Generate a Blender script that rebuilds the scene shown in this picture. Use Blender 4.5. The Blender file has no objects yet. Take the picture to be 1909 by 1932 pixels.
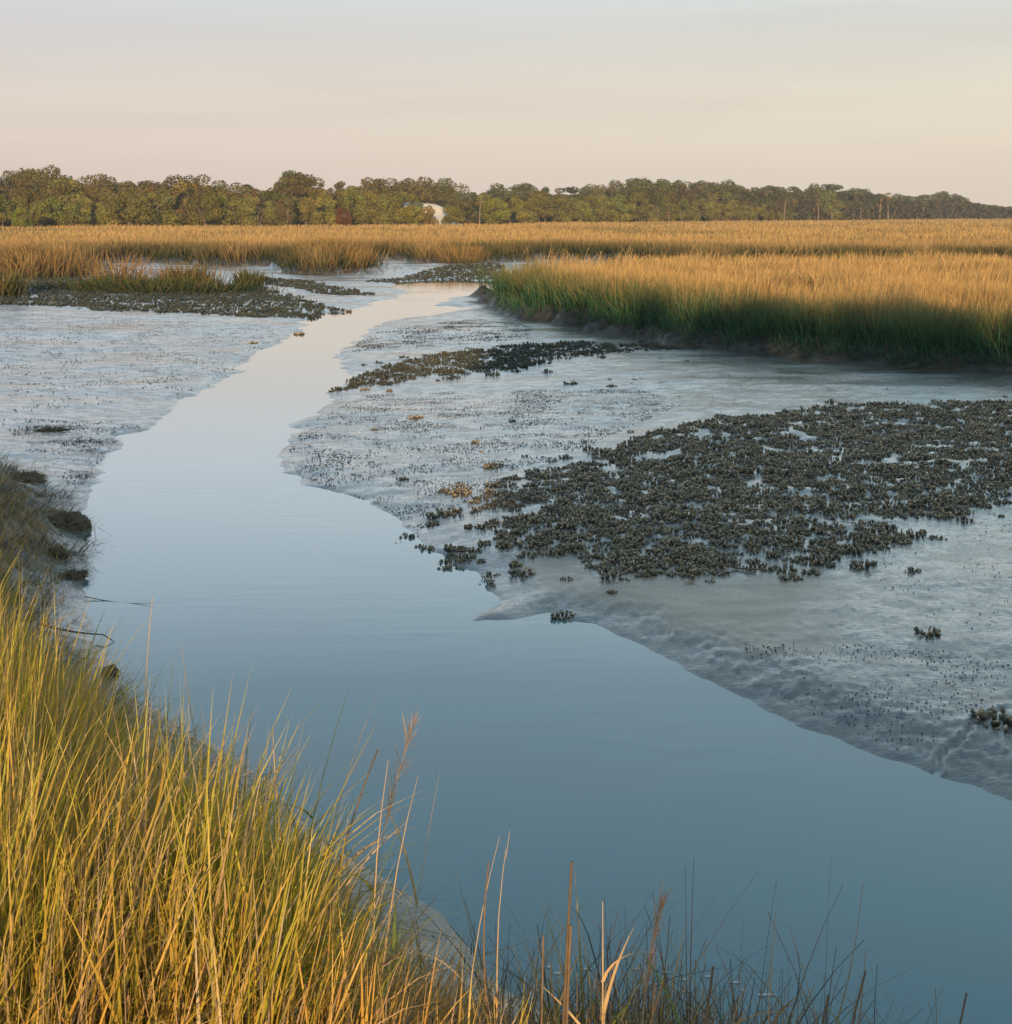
import bpy, math, random
import numpy as np
from mathutils import Vector, Matrix

R = math.radians
rng = np.random.default_rng(7)
random.seed(7)
scene = bpy.context.scene
col = scene.collection

# ------------------------------------------------------------------ camera
EYE = 3.0
FOC = 2772.0            # focal length in units of a 1909 x 1932 picture
CX, CY = 954.5, 966.0
TILT = math.atan((CY - 403.0) / FOC)
cam_d = bpy.data.cameras.new("camera")
cam = bpy.data.objects.new("camera", cam_d)
col.objects.link(cam)
cam.location = (0, 0, EYE)
cam.rotation_euler = (math.pi / 2 - TILT, 0, 0)
cam_d.sensor_fit = 'HORIZONTAL'
cam_d.sensor_width = 36.0
cam_d.lens = 36.0 * FOC / 1909.0
cam_d.clip_start = 0.05
cam_d.clip_end = 12000
scene.camera = cam

# ------------------------------------------------------------------ world
SUN_EL, SUN_AZ = 6.0, -2.0          # light travels toward +Y turned SUN_AZ toward +X
w = bpy.data.worlds.new("World")
scene.world = w
w.use_nodes = True
nt = w.node_tree
nt.nodes.clear()
N, L = nt.nodes.new, nt.links.new
out = N('ShaderNodeOutputWorld')
bg = N('ShaderNodeBackground')
tc = N('ShaderNodeTexCoord')
sep = N('ShaderNodeSeparateXYZ')
L(tc.outputs['Generated'], sep.inputs[0])
ramp = N('ShaderNodeValToRGB')
cr = ramp.color_ramp
stops = [(0.0, (.78, .635, .54)), (.03, (.80, .675, .56)), (.075, (.755, .680, .580)), (.115, (.655, .640, .610)),
         (.16, (.67, .74, .77)), (.24, (.60, .745, .81)), (.38, (.42, .59, .68)), (.60, (.27, .42, .53)), (1.0, (.17, .30, .42))]
cr.elements[0].position, cr.elements[0].color = stops[0][0], (*stops[0][1], 1)
cr.elements[1].position, cr.elements[1].color = stops[-1][0], (*stops[-1][1], 1)
for p, c in stops[1:-1]:
    e = cr.elements.new(p); e.color = (*c, 1)
L(sep.outputs['Z'], ramp.inputs[0])
# azimuth: a little lilac toward -X, creamier toward +X
mr = N('ShaderNodeMapRange'); mr.inputs[1].default_value = -0.36; mr.inputs[2].default_value = 0.36
L(sep.outputs['X'], mr.inputs[0])
tint = N('ShaderNodeMix'); tint.data_type = 'RGBA'
tint.inputs[6].default_value = (.985, .968, 1.03, 1); tint.inputs[7].default_value = (1.06, 1.08, 1.04, 1)
L(mr.outputs[0], tint.inputs[0])
mul = N('ShaderNodeMix'); mul.data_type = 'RGBA'; mul.blend_type = 'MULTIPLY'; mul.inputs[0].default_value = 1
L(ramp.outputs[0], mul.inputs[6]); L(tint.outputs[2], mul.inputs[7])
# thin streaks of high cloud
mp = N('ShaderNodeMapping'); mp.inputs['Scale'].default_value = (1.6, 1.6, 17)
mp.inputs['Rotation'].default_value = (0, R(4), 0)
L(tc.outputs['Generated'], mp.inputs[0])
nz = N('ShaderNodeTexNoise'); nz.inputs['Scale'].default_value = 1.5; nz.inputs['Detail'].default_value = 6; nz.inputs['Distortion'].default_value = .5
L(mp.outputs[0], nz.inputs[0])
cmr = N('ShaderNodeMapRange'); cmr.inputs[1].default_value = .50; cmr.inputs[2].default_value = .78; cmr.inputs[3].default_value = 0; cmr.inputs[4].default_value = .3
L(nz.outputs[0], cmr.inputs[0])
cl = N('ShaderNodeMix'); cl.data_type = 'RGBA'
cl.inputs[7].default_value = (.58, .47, .46, 1)
L(cmr.outputs[0], cl.inputs[0]); L(mul.outputs[2], cl.inputs[6])
sky = N('ShaderNodeTexSky'); sky.sky_type = 'NISHITA'; sky.sun_disc = False
sky.sun_elevation = R(SUN_EL); sky.sun_rotation = R(180 + SUN_AZ)
sky.air_density = 1.2; sky.dust_density = 1.5; sky.ozone_density = 1.5
sk = N('ShaderNodeMix'); sk.data_type = 'RGBA'; sk.blend_type = 'MULTIPLY'; sk.inputs[0].default_value = 1
sk.inputs[7].default_value = (.09, .09, .09, 1)
L(sky.outputs[0], sk.inputs[6])
fin = N('ShaderNodeMix'); fin.data_type = 'RGBA'; fin.inputs[0].default_value = .90
L(sk.outputs[2], fin.inputs[6]); L(cl.outputs[2], fin.inputs[7])
L(fin.outputs[2], bg.inputs[0]); bg.inputs[1].default_value = 1.0
L(bg.outputs[0], out.inputs[0])

sun_d = bpy.data.lights.new("sun", 'SUN')
sun_d.energy = 5.0
sun_d.angle = R(.6)
sun_d.color = (1.0, .66, .34)
sun = bpy.data.objects.new("sun", sun_d)
col.objects.link(sun)
LD = Vector((math.sin(R(SUN_AZ)) * math.cos(R(SUN_EL)), math.cos(R(SUN_AZ)) * math.cos(R(SUN_EL)), -math.sin(R(SUN_EL))))
sun.rotation_euler = LD.to_track_quat('-Z', 'Y').to_euler()
sun.location = (0, 0, 60)

vs = scene.view_settings
vs.view_transform = 'Standard'; vs.look = 'None'; vs.exposure = 0.16; vs.gamma = 1; vs.use_curve_mapping = False
scene.cycles.max_bounces = 6
scene.cycles.diffuse_bounces = 3
scene.cycles.glossy_bounces = 3
scene.cycles.transmission_bounces = 3
scene.cycles.transparent_max_bounces = 4

# ------------------------------------------------------------------ helpers
def ray(u, v):
    a = (u - CX) / FOC; b = (v - CY) / FOC
    y = math.cos(TILT) - b * math.sin(TILT)
    z = -math.sin(TILT) - b * math.cos(TILT)
    return a, y, z
def gp(u, v, z=0.0):
    """point of the level z that is seen at (u, v)"""
    x, y, dz = ray(u, v)
    t = (z - EYE) / dz
    return x * t, y * t
def at(u, v, Y):
    """point at forward distance Y seen at (u, v)"""
    x, y, dz = ray(u, v)
    t = Y / y
    return x * t, Y, EYE + dz * t

def tag(o, label=None, cat=None, group=None, kind=None):
    if label: o['label'] = label
    if cat: o['category'] = cat
    if group: o['group'] = group
    if kind: o['kind'] = kind
    return o

_perm = np.random.default_rng(3).permutation(4096)
_grad = np.random.default_rng(4).uniform(0, 2 * np.pi, 4096)
def perlin(x, y):
    x = np.asarray(x, float); y = np.asarray(y, float)
    xi = np.floor(x).astype(np.int64); yi = np.floor(y).astype(np.int64)
    xf = x - xi; yf = y - yi
    def g(ix, iy, dx, dy):
        h = _perm[(_perm[ix & 4095] + iy) & 4095]
        a = _grad[h]
        return np.cos(a) * dx + np.sin(a) * dy
    u = xf * xf * xf * (xf * (xf * 6 - 15) + 10); v = yf * yf * yf * (yf * (yf * 6 - 15) + 10)
    n00 = g(xi, yi, xf, yf); n10 = g(xi + 1, yi, xf - 1, yf)
    n01 = g(xi, yi + 1, xf, yf - 1); n11 = g(xi + 1, yi + 1, xf - 1, yf - 1)
    return ((n00 * (1 - u) + n10 * u) * (1 - v) + (n01 * (1 - u) + n11 * u) * v) * 1.5
def fbm(x, y, o=3, lac=2.1, gain=.5):
    s = 0; a = 1
    for k in range(o):
        s = s + a * perlin(x * lac ** k + 17.3 * k, y * lac ** k - 9.1 * k); a *= gain
    return s
def ss(a, b, x):
    t = np.clip((x - a) / (b - a), 0, 1)
    return t * t * (3 - 2 * t)

def sdf(P, x, y):
    """signed distance to polygon P, positive inside"""
    x = np.asarray(x, float); y = np.asarray(y, float)
    d2 = np.full(x.shape, 1e18); ins = np.zeros(x.shape, bool)
    n = len(P)
    for i in range(n):
        ax, ay = P[i]; bx, by = P[(i + 1) % n]
        ex, ey = bx - ax, by - ay
        px, py = x - ax, y - ay
        t = np.clip((px * ex + py * ey) / (ex * ex + ey * ey + 1e-12), 0, 1)
        qx = px - ex * t; qy = py - ey * t
        np.minimum(d2, qx * qx + qy * qy, out=d2)
        if ay != by:
            c = ((ay > y) != (by > y)) & (x < ex * (y - ay) / (by - ay) + ax)
            ins ^= c
    d = np.sqrt(d2)
    return np.where(ins, d, -d)
def pline(P, x, y):
    d2 = np.full(np.shape(x), 1e18)
    for (ax, ay), (bx, by) in zip(P[:-1], P[1:]):
        ex, ey = bx - ax, by - ay
        px, py = x - ax, y - ay
        t = np.clip((px * ex + py * ey) / (ex * ex + ey * ey), 0, 1)
        d2 = np.minimum(d2, (px - ex * t) ** 2 + (py - ey * t) ** 2)
    return np.sqrt(d2)

# ------------------------------------------------------------------ the plan of the creek (level 0 = water)
WL = [(930, 531), (860, 528), (800, 529), (752, 533), (740, 541), (770, 549), (745, 560), (700, 577), (650, 587), (600, 592), (578, 598), (572, 622), (530, 645), (490, 662),
      (455, 690), (425, 720), (385, 738), (338, 757), (316, 790), (302, 801), (232, 820), (212, 850), (186, 885), (166, 915), (150, 940), (146, 965), (156, 990),
      (160, 1030), (168, 1060), (156, 1100), (164, 1150), (176, 1195), (184, 1230), (215, 1265), (250, 1315), (345, 1372), (430, 1425), (512, 1470),
      (560, 1530), (620, 1590), (700, 1640), (765, 1682), (830, 1730), (880, 1785), (925, 1840), (1000, 1900), (1150, 1960)]
WN = [(1.05, 4.9), (1.9, 4.45), (3.2, 4.1), (6, 3.9), (10, 3.8), (22, 3.2), (22, 4.8)]
WR = [(2600, 1740), (2150, 1588), (1909, 1513), (1860, 1490), (1790, 1467), (1740, 1450), (1700, 1441), (1600, 1405), (1500, 1365), (1420, 1330), (1350, 1290),
      (1290, 1262), (1230, 1230), (1180, 1202), (1130, 1180), (1085, 1170), (1040, 1159), (990, 1166), (940, 1171), (895, 1170), (898, 1160), (935, 1148), (950, 1138),
      (930, 1120), (905, 1092), (875, 1072), (838, 1052), (808, 1030), (770, 1003), (740, 975), (700, 950), (660, 935), (600, 920), (558, 897), (530, 878),
      (528, 862), (540, 835), (565, 800), (600, 770), (640, 735), (656, 712), (645, 682), (634, 668), (660, 652), (685, 638), (705, 616), (760, 600), (820, 594), (880, 583),
      (868, 577), (835, 577), (820, 572), (860, 562), (905, 556), (940, 549), (945, 540)]
P_W = [gp(*p) for p in WL] + WN + [gp(*p) for p in WR]
P_NB = [(-60, 12), (-22, 15.5), (-10, 17.2)] + [gp(u, v, .12) for u, v in [(-40, 868), (60, 885), (100, 945), (150, 985), (168, 1012), (110, 1052), (70, 1130), (85, 1200), (150, 1262), (196, 1312),
        (300, 1392), (420, 1455), (515, 1515), (600, 1610), (690, 1675), (800, 1758), (880, 1822), (955, 1892), (1060, 1960)]] + \
       [(1.0, 4.5), (2, 4.0), (4, 3.6), (10, 3.4), (60, 2.4), (90, -90), (-90, -90), (-90, 5)]
P_RM = [gp(u, v, .2) for u, v in [(925, 572), (960, 592), (1050, 612), (1150, 630), (1250, 650), (1400, 668), (1600, 690), (1750, 702), (1909, 712), (2300, 745), (2900, 800)]] + \
       [(70, 20), (90, 24), (90, 40), (70, 46), (45, 52), (25, 57), (14, 59), (6, 59), (1.5, 57), (-.4, 53), (-.9, 48)]
P_FP = [(-400, 40), (-90, 50), (-45, 58)] + [gp(u, v, .2) for u, v in [(-250, 527), (-100, 524), (0, 523), (80, 523), (150, 516), (168, 501), (215, 495), (300, 494), (370, 497), (440, 503), (500, 504), (585, 513),
        (640, 513), (692, 508), (700, 493), (760, 488), (840, 497), (875, 492), (905, 496), (960, 494), (1040, 488)]] + \
       [(10, 76), (25, 76), (45, 78), (70, 80), (130, 84), (400, 84), (4000, 100), (4000, 4000), (-4000, 4000), (-4000, 40)]
P_REEF = [gp(u, v, .15) for u, v in [(850, 1030), (880, 990), (930, 905), (1000, 885), (1100, 865), (1200, 828), (1320, 800), (1450, 790), (1600, 772), (1750, 772), (1909, 770), (2100, 778), (2200, 900), (2050, 960),
          (1909, 945), (1800, 975), (1700, 1020), (1560, 1050), (1440, 1060), (1300, 1075), (1150, 1085), (1100, 1040), (1050, 1030), (1000, 1020), (930, 1010), (880, 1030)]]
P_TAN = [gp(u, v, .1) for u, v in [(940, 1040), (1060, 1030), (1150, 1085), (1300, 1080), (1450, 1075), (1600, 1090), (1570, 1150), (1600, 1220), (1420, 1250), (1280, 1200), (1150, 1160), (1000, 1110)]]
RUT = [gp(*p) for p in [(1755, 1470), (1790, 1440), (1830, 1402), (1880, 1378), (1960, 1350)]]

def height(x, y, fine=True):
    x = np.asarray(x, float); y = np.asarray(y, float)
    r = np.hypot(x, y)
    near = (r < 170)
    z = np.full(x.shape, .9)
    att = {k: np.zeros(x.shape) for k in ('dry', 'veg', 'lump', 'peat', 'tan')}
    X, Y = x[near], y[near]; rr = r[near]
    wob = np.clip(rr / 30, .12, 1.4)
    n1 = fbm(X * .55, Y * .55, 3); n2 = fbm(X * 2.3 + 40, Y * 2.3, 3)
    qx = X + (n1 * .25 + n2 * .10) * wob; qy = Y + (n2 * .14 - n1 * .25) * wob
    dw = -sdf(P_W, qx, qy)
    nb = sdf(P_NB, X + n2 * .16 + n1 * .1, Y + n1 * .1)
    rm = sdf(P_RM, X + n1 * .9 + n2 * .12, Y - n1 * .5)
    fp = sdf(P_FP, X + n1 * 1.6, Y + n2 * 1.2 + 3.2 * perlin(X * .27, Y * .09))
    rf = sdf(P_REEF, X, Y)
    big = fbm(X * .16 + 5, Y * .22, 3)
    rightlow = ss(-.5, 1.5, X) * ss(15, 13, Y)      # the steeper lower bar
    out_d = np.maximum(dw, 0)
    mud = .16 * np.minimum(out_d, .08) + (.035 + .04 * rightlow) * ss(0, .6, out_d) + .018 * np.minimum(out_d, 12) + (.035 * big + .012 * n1) * ss(0, 1.5, out_d)
    mud = mud + .08 * ss(-.6, 1.6, rf) + .03 * n2 * ss(0, .8, rf)
    leftflat = ss(-2, -5, X) * ss(17, 20, Y)
    mud = mud + leftflat * .035 * perlin(X * .12, Y * .42 + 3) * ss(0, 1.5, out_d)
    if fine:
        # ribs of soft mud beside the water, fading inland
        lump = (np.exp(-((out_d - .30) / .30) ** 2) * (.25 + rightlow) + .6 * rightlow * ss(2.2, .2, out_d))
        ribs = 1 - np.abs(perlin(X * 4.5 + n2 * .8, Y * 15 + X * 3))
        ribs2 = perlin(X * 14 + 3 * n2, Y * 30 + n2)
        f = ss(45, 15, rr)
        mud = mud + ss(.02, .30, out_d) * (.010 * lump * (ribs - .55) + .0035 * lump * ribs2 + .003 * lump * perlin(X * 20, Y * 60))
        mud = mud + f * ss(0, .3, out_d) * (.0050 * perlin(X * 11, Y * 13) + .0035 * perlin(X * 24, Y * 30) + .0045 * perlin(X * 3.9, Y * 5.1))
        dr = pline(RUT, X + .10 * perlin(X * 3, Y * 3) + .03 * perlin(X * 12, Y * 12), Y)
        mud = mud + (.010 * np.exp(-((dr - .05) / .03) ** 2)) - .014 * np.exp(-(dr / .025) ** 2)
    mud = np.where(dw < 0, -.16 * np.minimum(-dw, .1) - .4 * ss(0, 2.2, -dw), mud)
    # near bank
    nbz = (.62 * ss(0, 1.15, nb) + .34 * ss(.7, 2.2, nb) + .16 * ss(2.5, 6, nb)) * (1 - .45 * ss(7, 14, Y) * ss(-12, -4, X))
    nbz = nbz + (.07 * n2 + .045 * np.abs(perlin(X * 6, Y * 6)) + .022 * perlin(X * 17, Y * 17) + ss(6.5, 9, Y) * (.10 * n2 + .07 * np.abs(perlin(X * 4, Y * 4)) + .035 * perlin(X * 15, Y * 15))) * ss(0, .35, nb) + .05 * n1 * ss(.5, 2, nb)
    back = ss(-2.5, -5.5, Y) * .28 * ss(-16, -9, Y) * ss(0, 1.5, X) + ss(-14, -26, X) * .5  # includes an unseen rise behind the viewpoint, added to shade the reef
    nbz = nbz + back * (1 + .3 * big)
    zz = np.where(nb > 0, np.maximum(mud, .0) + nbz, mud)
    pl = .80 + .06 * big
    e1 = .55 * ss(0, .9, rm) + .35 * ss(.5, 2.6, rm)
    zz = np.where(rm > 0, zz + (pl - zz) * np.clip(e1 + .03 * n2 * ss(0, .5, rm), 0, 1.05), zz)
    e2 = .6 * ss(0, 1.2, fp) + .4 * ss(.5, 3.5, fp)
    zz = np.where(fp > 0, zz + (pl - zz) * e2, zz)
    z[near] = zz
    att['dry'][near] = ss(.05, .45, nb)
    att['veg'][near] = np.maximum(ss(.8, 1.6, rm), ss(.2, 1.2, fp))
    att['peat'][near] = np.maximum(ss(-.7, .2, rm), ss(-.05, .3, nb) * ss(6.2, 8.2, Y) * (.12 + .7 * ss(-.1, .35, n2)))
    att['tan'][near] = ss(-.25, .5, sdf(P_TAN, X + n1 * .3, Y + n2 * .2)) * ss(.1, .5, out_d)
    att['tan'][near] = np.maximum(att['tan'][near], ss(-.7, -.1, nb) * ss(11, 8, Y) * ss(-9, -6, X))
    att['lump'][near] = np.where(dw > 0, ss(1.2, 0, out_d), 1)
    att['dry'] = np.where(near, att['dry'], 0); att['veg'] = np.where(near, att['veg'], 1)
    z = np.where(near, z, .86 + .12 * perlin(x * .01, y * .01))
    return z, att
def hz(x, y):
    return float(height(np.array([x]), np.array([y]), False)[0][0])
def ground_px(u, v):
    """point of the ground seen at (u, v)"""
    z = .2
    for _ in range(6):
        x, y = gp(u, v, z); z = hz(x, y)
    return x, y, z

# ------------------------------------------------------------------ materials
def newmat(name):
    m = bpy.data.materials.new(name); m.use_nodes = True
    t = m.node_tree; t.nodes.clear()
    o = t.nodes.new('ShaderNodeOutputMaterial')
    return m, t, o
def plain(name, c, rough=.8, spec=.3, var=.25, scale=8, bump=0.0):
    m, t, o = newmat(name)
    p = t.nodes.new('ShaderNodeBsdfPrincipled'); t.links.new(p.outputs[0], o.inputs[0])
    p.inputs['Roughness'].default_value = rough; p.inputs['Specular IOR Level'].default_value = spec
    g = t.nodes.new('ShaderNodeNewGeometry')
    n = t.nodes.new('ShaderNodeTexNoise'); n.inputs['Scale'].default_value = scale; n.inputs['Detail'].default_value = 4
    t.links.new(g.outputs['Position'], n.inputs['Vector'])
    mx = t.nodes.new('ShaderNodeMix'); mx.data_type = 'RGBA'
    mx.inputs[6].default_value = (*[q * (1 - var) for q in c], 1); mx.inputs[7].default_value = (*[q * (1 + var) for q in c], 1)
    t.links.new(n.outputs[0], mx.inputs[0]); t.links.new(mx.outputs[2], p.inputs['Base Color'])
    if bump:
        b = t.nodes.new('ShaderNodeBump'); b.inputs['Distance'].default_value = bump; b.inputs['Strength'].default_value = .8
        t.links.new(n.outputs[0], b.inputs['Height']); t.links.new(b.outputs[0], p.inputs['Normal'])
    return m
def leafmat(name, trans=.35, objvar=0.0, gloss=.0, attr='Col'):
    m, t, o = newmat(name)
    a = t.nodes.new('ShaderNodeAttribute'); a.attribute_name = attr
    c = a.outputs['Color']
    if objvar:
        oi = t.nodes.new('ShaderNodeObjectInfo')
        mx = t.nodes.new('ShaderNodeMix'); mx.data_type = 'RGBA'; mx.blend_type = 'MULTIPLY'; mx.inputs[0].default_value = 1
        t.links.new(c, mx.inputs[6]); t.links.new(oi.outputs['Color'], mx.inputs[7]); c = mx.outputs[2]
    d = t.nodes.new('ShaderNodeBsdfDiffuse'); tr = t.nodes.new('ShaderNodeBsdfTranslucent')
    t.links.new(c, d.inputs[0]); t.links.new(c, tr.inputs[0])
    s = t.nodes.new('ShaderNodeMixShader'); s.inputs[0].default_value = trans
    t.links.new(d.outputs[0], s.inputs[1]); t.links.new(tr.outputs[0], s.inputs[2])
    f = s.outputs[0]
    if gloss:
        g = t.nodes.new('ShaderNodeBsdfGlossy'); g.inputs['Roughness'].default_value = .45; g.inputs[0].default_value = (.8, .8, .8, 1)
        s2 = t.nodes.new('ShaderNodeMixShader'); s2.inputs[0].default_value = gloss
        t.links.new(f, s2.inputs[1]); t.links.new(g.outputs[0], s2.inputs[2]); f = s2.outputs[0]
    t.links.new(f, o.inputs[0])
    return m
M_grass = leafmat('grass_blades', .30)
M_near = leafmat('near_grass_blades', .30, gloss=.04)
M_leaf = leafmat('tree_leaves', .18, objvar=1)
M_bark = plain('bark', (.22, .17, .125), .9, .2, .3, 3)
M_palebark = plain('pale_bark', (.30, .235, .16), .9, .2, .25, 3)
M_sand = plain('dune_sand', (.62, .57, .50), .95, .1, .12, 1.2)
M_foam = plain('foam', (.62, .64, .64), .5, .4, .1, 60)
M_stick = plain('dead_stem', (.17, .12, .075), .8, .3, .45, 40)
M_straw = plain('dry_straw', (.50, .34, .17), .7, .3, .3, 30)
M_green = plain('green_leaf', (.16, .20, .045), .6, .3, .35, 30)
M_clod = plain('root_clod', (.14, .11, .075), .8, .35, .6, 35, .03)
M_snail = plain('snail_shell', (.028, .028, .026), .5, .5, .4, 40)

def oyster_mat():
    m, t, o = newmat('oyster_shell')
    p = t.nodes.new('ShaderNodeBsdfPrincipled'); t.links.new(p.outputs[0], o.inputs[0])
    a = t.nodes.new('ShaderNodeAttribute'); a.attribute_name = 'Col'
    g = t.nodes.new('ShaderNodeNewGeometry')
    n = t.nodes.new('ShaderNodeTexNoise'); n.inputs['Scale'].default_value = 60; n.inputs['Detail'].default_value = 3
    t.links.new(g.outputs['Position'], n.inputs['Vector'])
    mr_ = t.nodes.new('ShaderNodeMapRange'); mr_.inputs[1].default_value = .3; mr_.inputs[2].default_value = .7; mr_.inputs[3].default_value = .6; mr_.inputs[4].default_value = 1.4
    t.links.new(n.outputs[0], mr_.inputs[0])
    mx = t.nodes.new('ShaderNodeMix'); mx.data_type = 'RGBA'; mx.blend_type = 'MULTIPLY'; mx.inputs[0].default_value = 1
    t.links.new(a.outputs[0], mx.inputs[6]); t.links.new(mr_.outputs[0], mx.inputs[7])
    t.links.new(mx.outputs[2], p.inputs['Base Color'])
    p.inputs['Roughness'].default_value = .55
    p.inputs['Specular IOR Level'].default_value = .45
    return m
M_oyster = oyster_mat()

def facing_ramp(t, normal, stops):
    lw = t.nodes.new('ShaderNodeLayerWeight'); lw.inputs[0].default_value = .5
    if normal: t.links.new(normal, lw.inputs['Normal'])
    r = t.nodes.new('ShaderNodeValToRGB'); e = r.color_ramp.elements
    e[0].position = stops[0][0]; e[0].color = (stops[0][1],) * 3 + (1,)
    e[1].position = stops[-1][0]; e[1].color = (stops[-1][1],) * 3 + (1,)
    for p, v in stops[1:-1]:
        q = e.new(p); q.color = (v, v, v, 1)
    t.links.new(lw.outputs['Facing'], r.inputs[0])
    return r.outputs[0]
def ground_mat():
    m, t, o = newmat('tidal_mud')
    Nn, Ln = t.nodes.new, t.links.new
    p = Nn('ShaderNodeBsdfPrincipled'); Ln(p.outputs[0], o.inputs[0])
    geo = Nn('ShaderNodeNewGeometry')
    def att(n):
        a = Nn('ShaderNodeAttribute'); a.attribute_name = n; return a.outputs['Fac']
    def noise(scale, det=4, vec=None, st=None):
        n = Nn('ShaderNodeTexNoise'); n.inputs['Scale'].default_value = scale; n.inputs['Detail'].default_value = det
        src = geo.outputs['Position']
        if st:
            mpp = Nn('ShaderNodeMapping'); mpp.inputs['Scale'].default_value = st; Ln(src, mpp.inputs[0]); src = mpp.outputs[0]
        Ln(src, n.inputs['Vector']); return n.outputs[0]
    def mrange(src, a, b, c, d):
        q = Nn('ShaderNodeMapRange'); q.inputs[1].default_value = a; q.inputs[2].default_value = b; q.inputs[3].default_value = c; q.inputs[4].default_value = d
        Ln(src, q.inputs[0]); return q.outputs[0]
    def mix(f, a, b, blend='MIX'):
        q = Nn('ShaderNodeMix'); q.data_type = 'RGBA'; q.blend_type = blend
        if isinstance(f, float): q.inputs[0].default_value = f
        else: Ln(f, q.inputs[0])
        for i, v in ((6, a), (7, b)):
            if isinstance(v, tuple): q.inputs[i].default_value = (*v, 1)
            else: Ln(v, q.inputs[i])
        return q.outputs[2]
    def math_(op, a, b):
        q = Nn('ShaderNodeMath'); q.operation = op
        for i, v in ((0, a), (1, b)):
            if isinstance(v, float): q.inputs[i].default_value = v
            else: Ln(v, q.inputs[i])
        return q.outputs[0]
    nA = noise(.35, 4, st=(1, 1.8, 1)); nB = noise(6, 5); nC = noise(38, 4); nD = noise(2.2, 5, st=(1, 2.2, 1))
    mudc = mix(mrange(nD, .35, .65, 0, 1), (.095, .105, .105), (.19, .18, .16))
    dots = mrange(nC, .60, .70, 0, .55)
    mudc = mix(dots, mudc, (.045, .047, .045))
    sandc = mix(mrange(nB, .3, .7, 0, 1), (.30, .225, .155), (.50, .39, .28))
    vegc = mix(mrange(nB, .3, .7, 0, 1), (.05, .048, .034), (.10, .085, .05))
    farc = vegc
    mudc = mix(att('tan'), mudc, (.36, .295, .225))
    peatc = mix(mrange(nB, .35, .65, 0, 1), (.030, .032, .028), (.085, .072, .055))
    c = mix(att('dry'), mudc, sandc)
    c = mix(att('peat'), c, peatc)
    c = mix(att('veg'), c, farc)
    Ln(c, p.inputs['Base Color'])
    ro = mrange(nA, .42, .60, .24, .50)
    ro = math_('ADD', ro, mrange(nD, .4, .65, -.06, .12))
    ro = math_('MAXIMUM', ro, math_('MULTIPLY', att('dry'), .85))
    ro = math_('MAXIMUM', ro, math_('MULTIPLY', att('veg'), .95))
    Ln(ro, p.inputs['Roughness'])
    sp = math_('SUBTRACT', .85, math_('MULTIPLY', math_('MAXIMUM', math_('MAXIMUM', att('dry'), att('veg')), att('peat')), .70))
    Ln(sp, p.inputs['Specular IOR Level'])
    film = mrange(noise(3.4, 6, st=(1, 1.5, 1)), .42, .58, 1.0, .60)
    film = math_('MULTIPLY', film, mrange(noise(30, 4), .52, .66, 1.0, .40))
    film = math_('MULTIPLY', film, math_('SUBTRACT', 1.0, math_('MAXIMUM', math_('MAXIMUM', att('dry'), att('veg')), math_('MAXIMUM', att('peat'), math_('MULTIPLY', att('tan'), .95)))))
    cb = Nn('ShaderNodeBump'); cb.inputs['Distance'].default_value = .010; cb.inputs['Strength'].default_value = .45
    Ln(noise(17, 6, st=(1, 1.5, 1)), cb.inputs['Height'])
    cb2 = Nn('ShaderNodeBump'); cb2.inputs['Distance'].default_value = .003; cb2.inputs['Strength'].default_value = .5
    Ln(noise(75, 4), cb2.inputs['Height']); Ln(cb.outputs[0], cb2.inputs['Normal'])
    gl = Nn('ShaderNodeBsdfGlossy'); gl.inputs[0].default_value = (.95, .95, .95, 1)
    Ln(mrange(nA, .40, .62, .10, .30), gl.inputs['Roughness']); Ln(cb2.outputs[0], gl.inputs['Normal'])
    fac = math_('MULTIPLY', film, facing_ramp(t, cb2.outputs[0], [(.0, .02), (.5, .05), (.66, .22), (.76, .50), (.86, .85), (.93, .97)]))
    ms = Nn('ShaderNodeMixShader'); Ln(fac, ms.inputs[0]); Ln(p.outputs[0], ms.inputs[1]); Ln(gl.outputs[0], ms.inputs[2]); Ln(ms.outputs[0], o.inputs[0])
    b1 = Nn('ShaderNodeBump'); b1.inputs['Distance'].default_value = .012; b1.inputs['Strength'].default_value = .55
    Ln(noise(16, 5, st=(1, 1.7, 1)), b1.inputs['Height'])
    b2 = Nn('ShaderNodeBump'); b2.inputs['Distance'].default_value = .006; b2.inputs['Strength'].default_value = .6
    Ln(nC, b2.inputs['Height']); Ln(b1.outputs[0], b2.inputs['Normal'])
    b3 = Nn('ShaderNodeBump'); b3.inputs['Distance'].default_value = .02; b3.inputs['Strength'].default_value = .5
    Ln(noise(3.0, 5, st=(1, 1.9, 1)), b3.inputs['Height']); Ln(b2.outputs[0], b3.inputs['Normal'])
    Ln(b3.outputs[0], p.inputs['Normal'])
    return m
M_ground = ground_mat()

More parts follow.
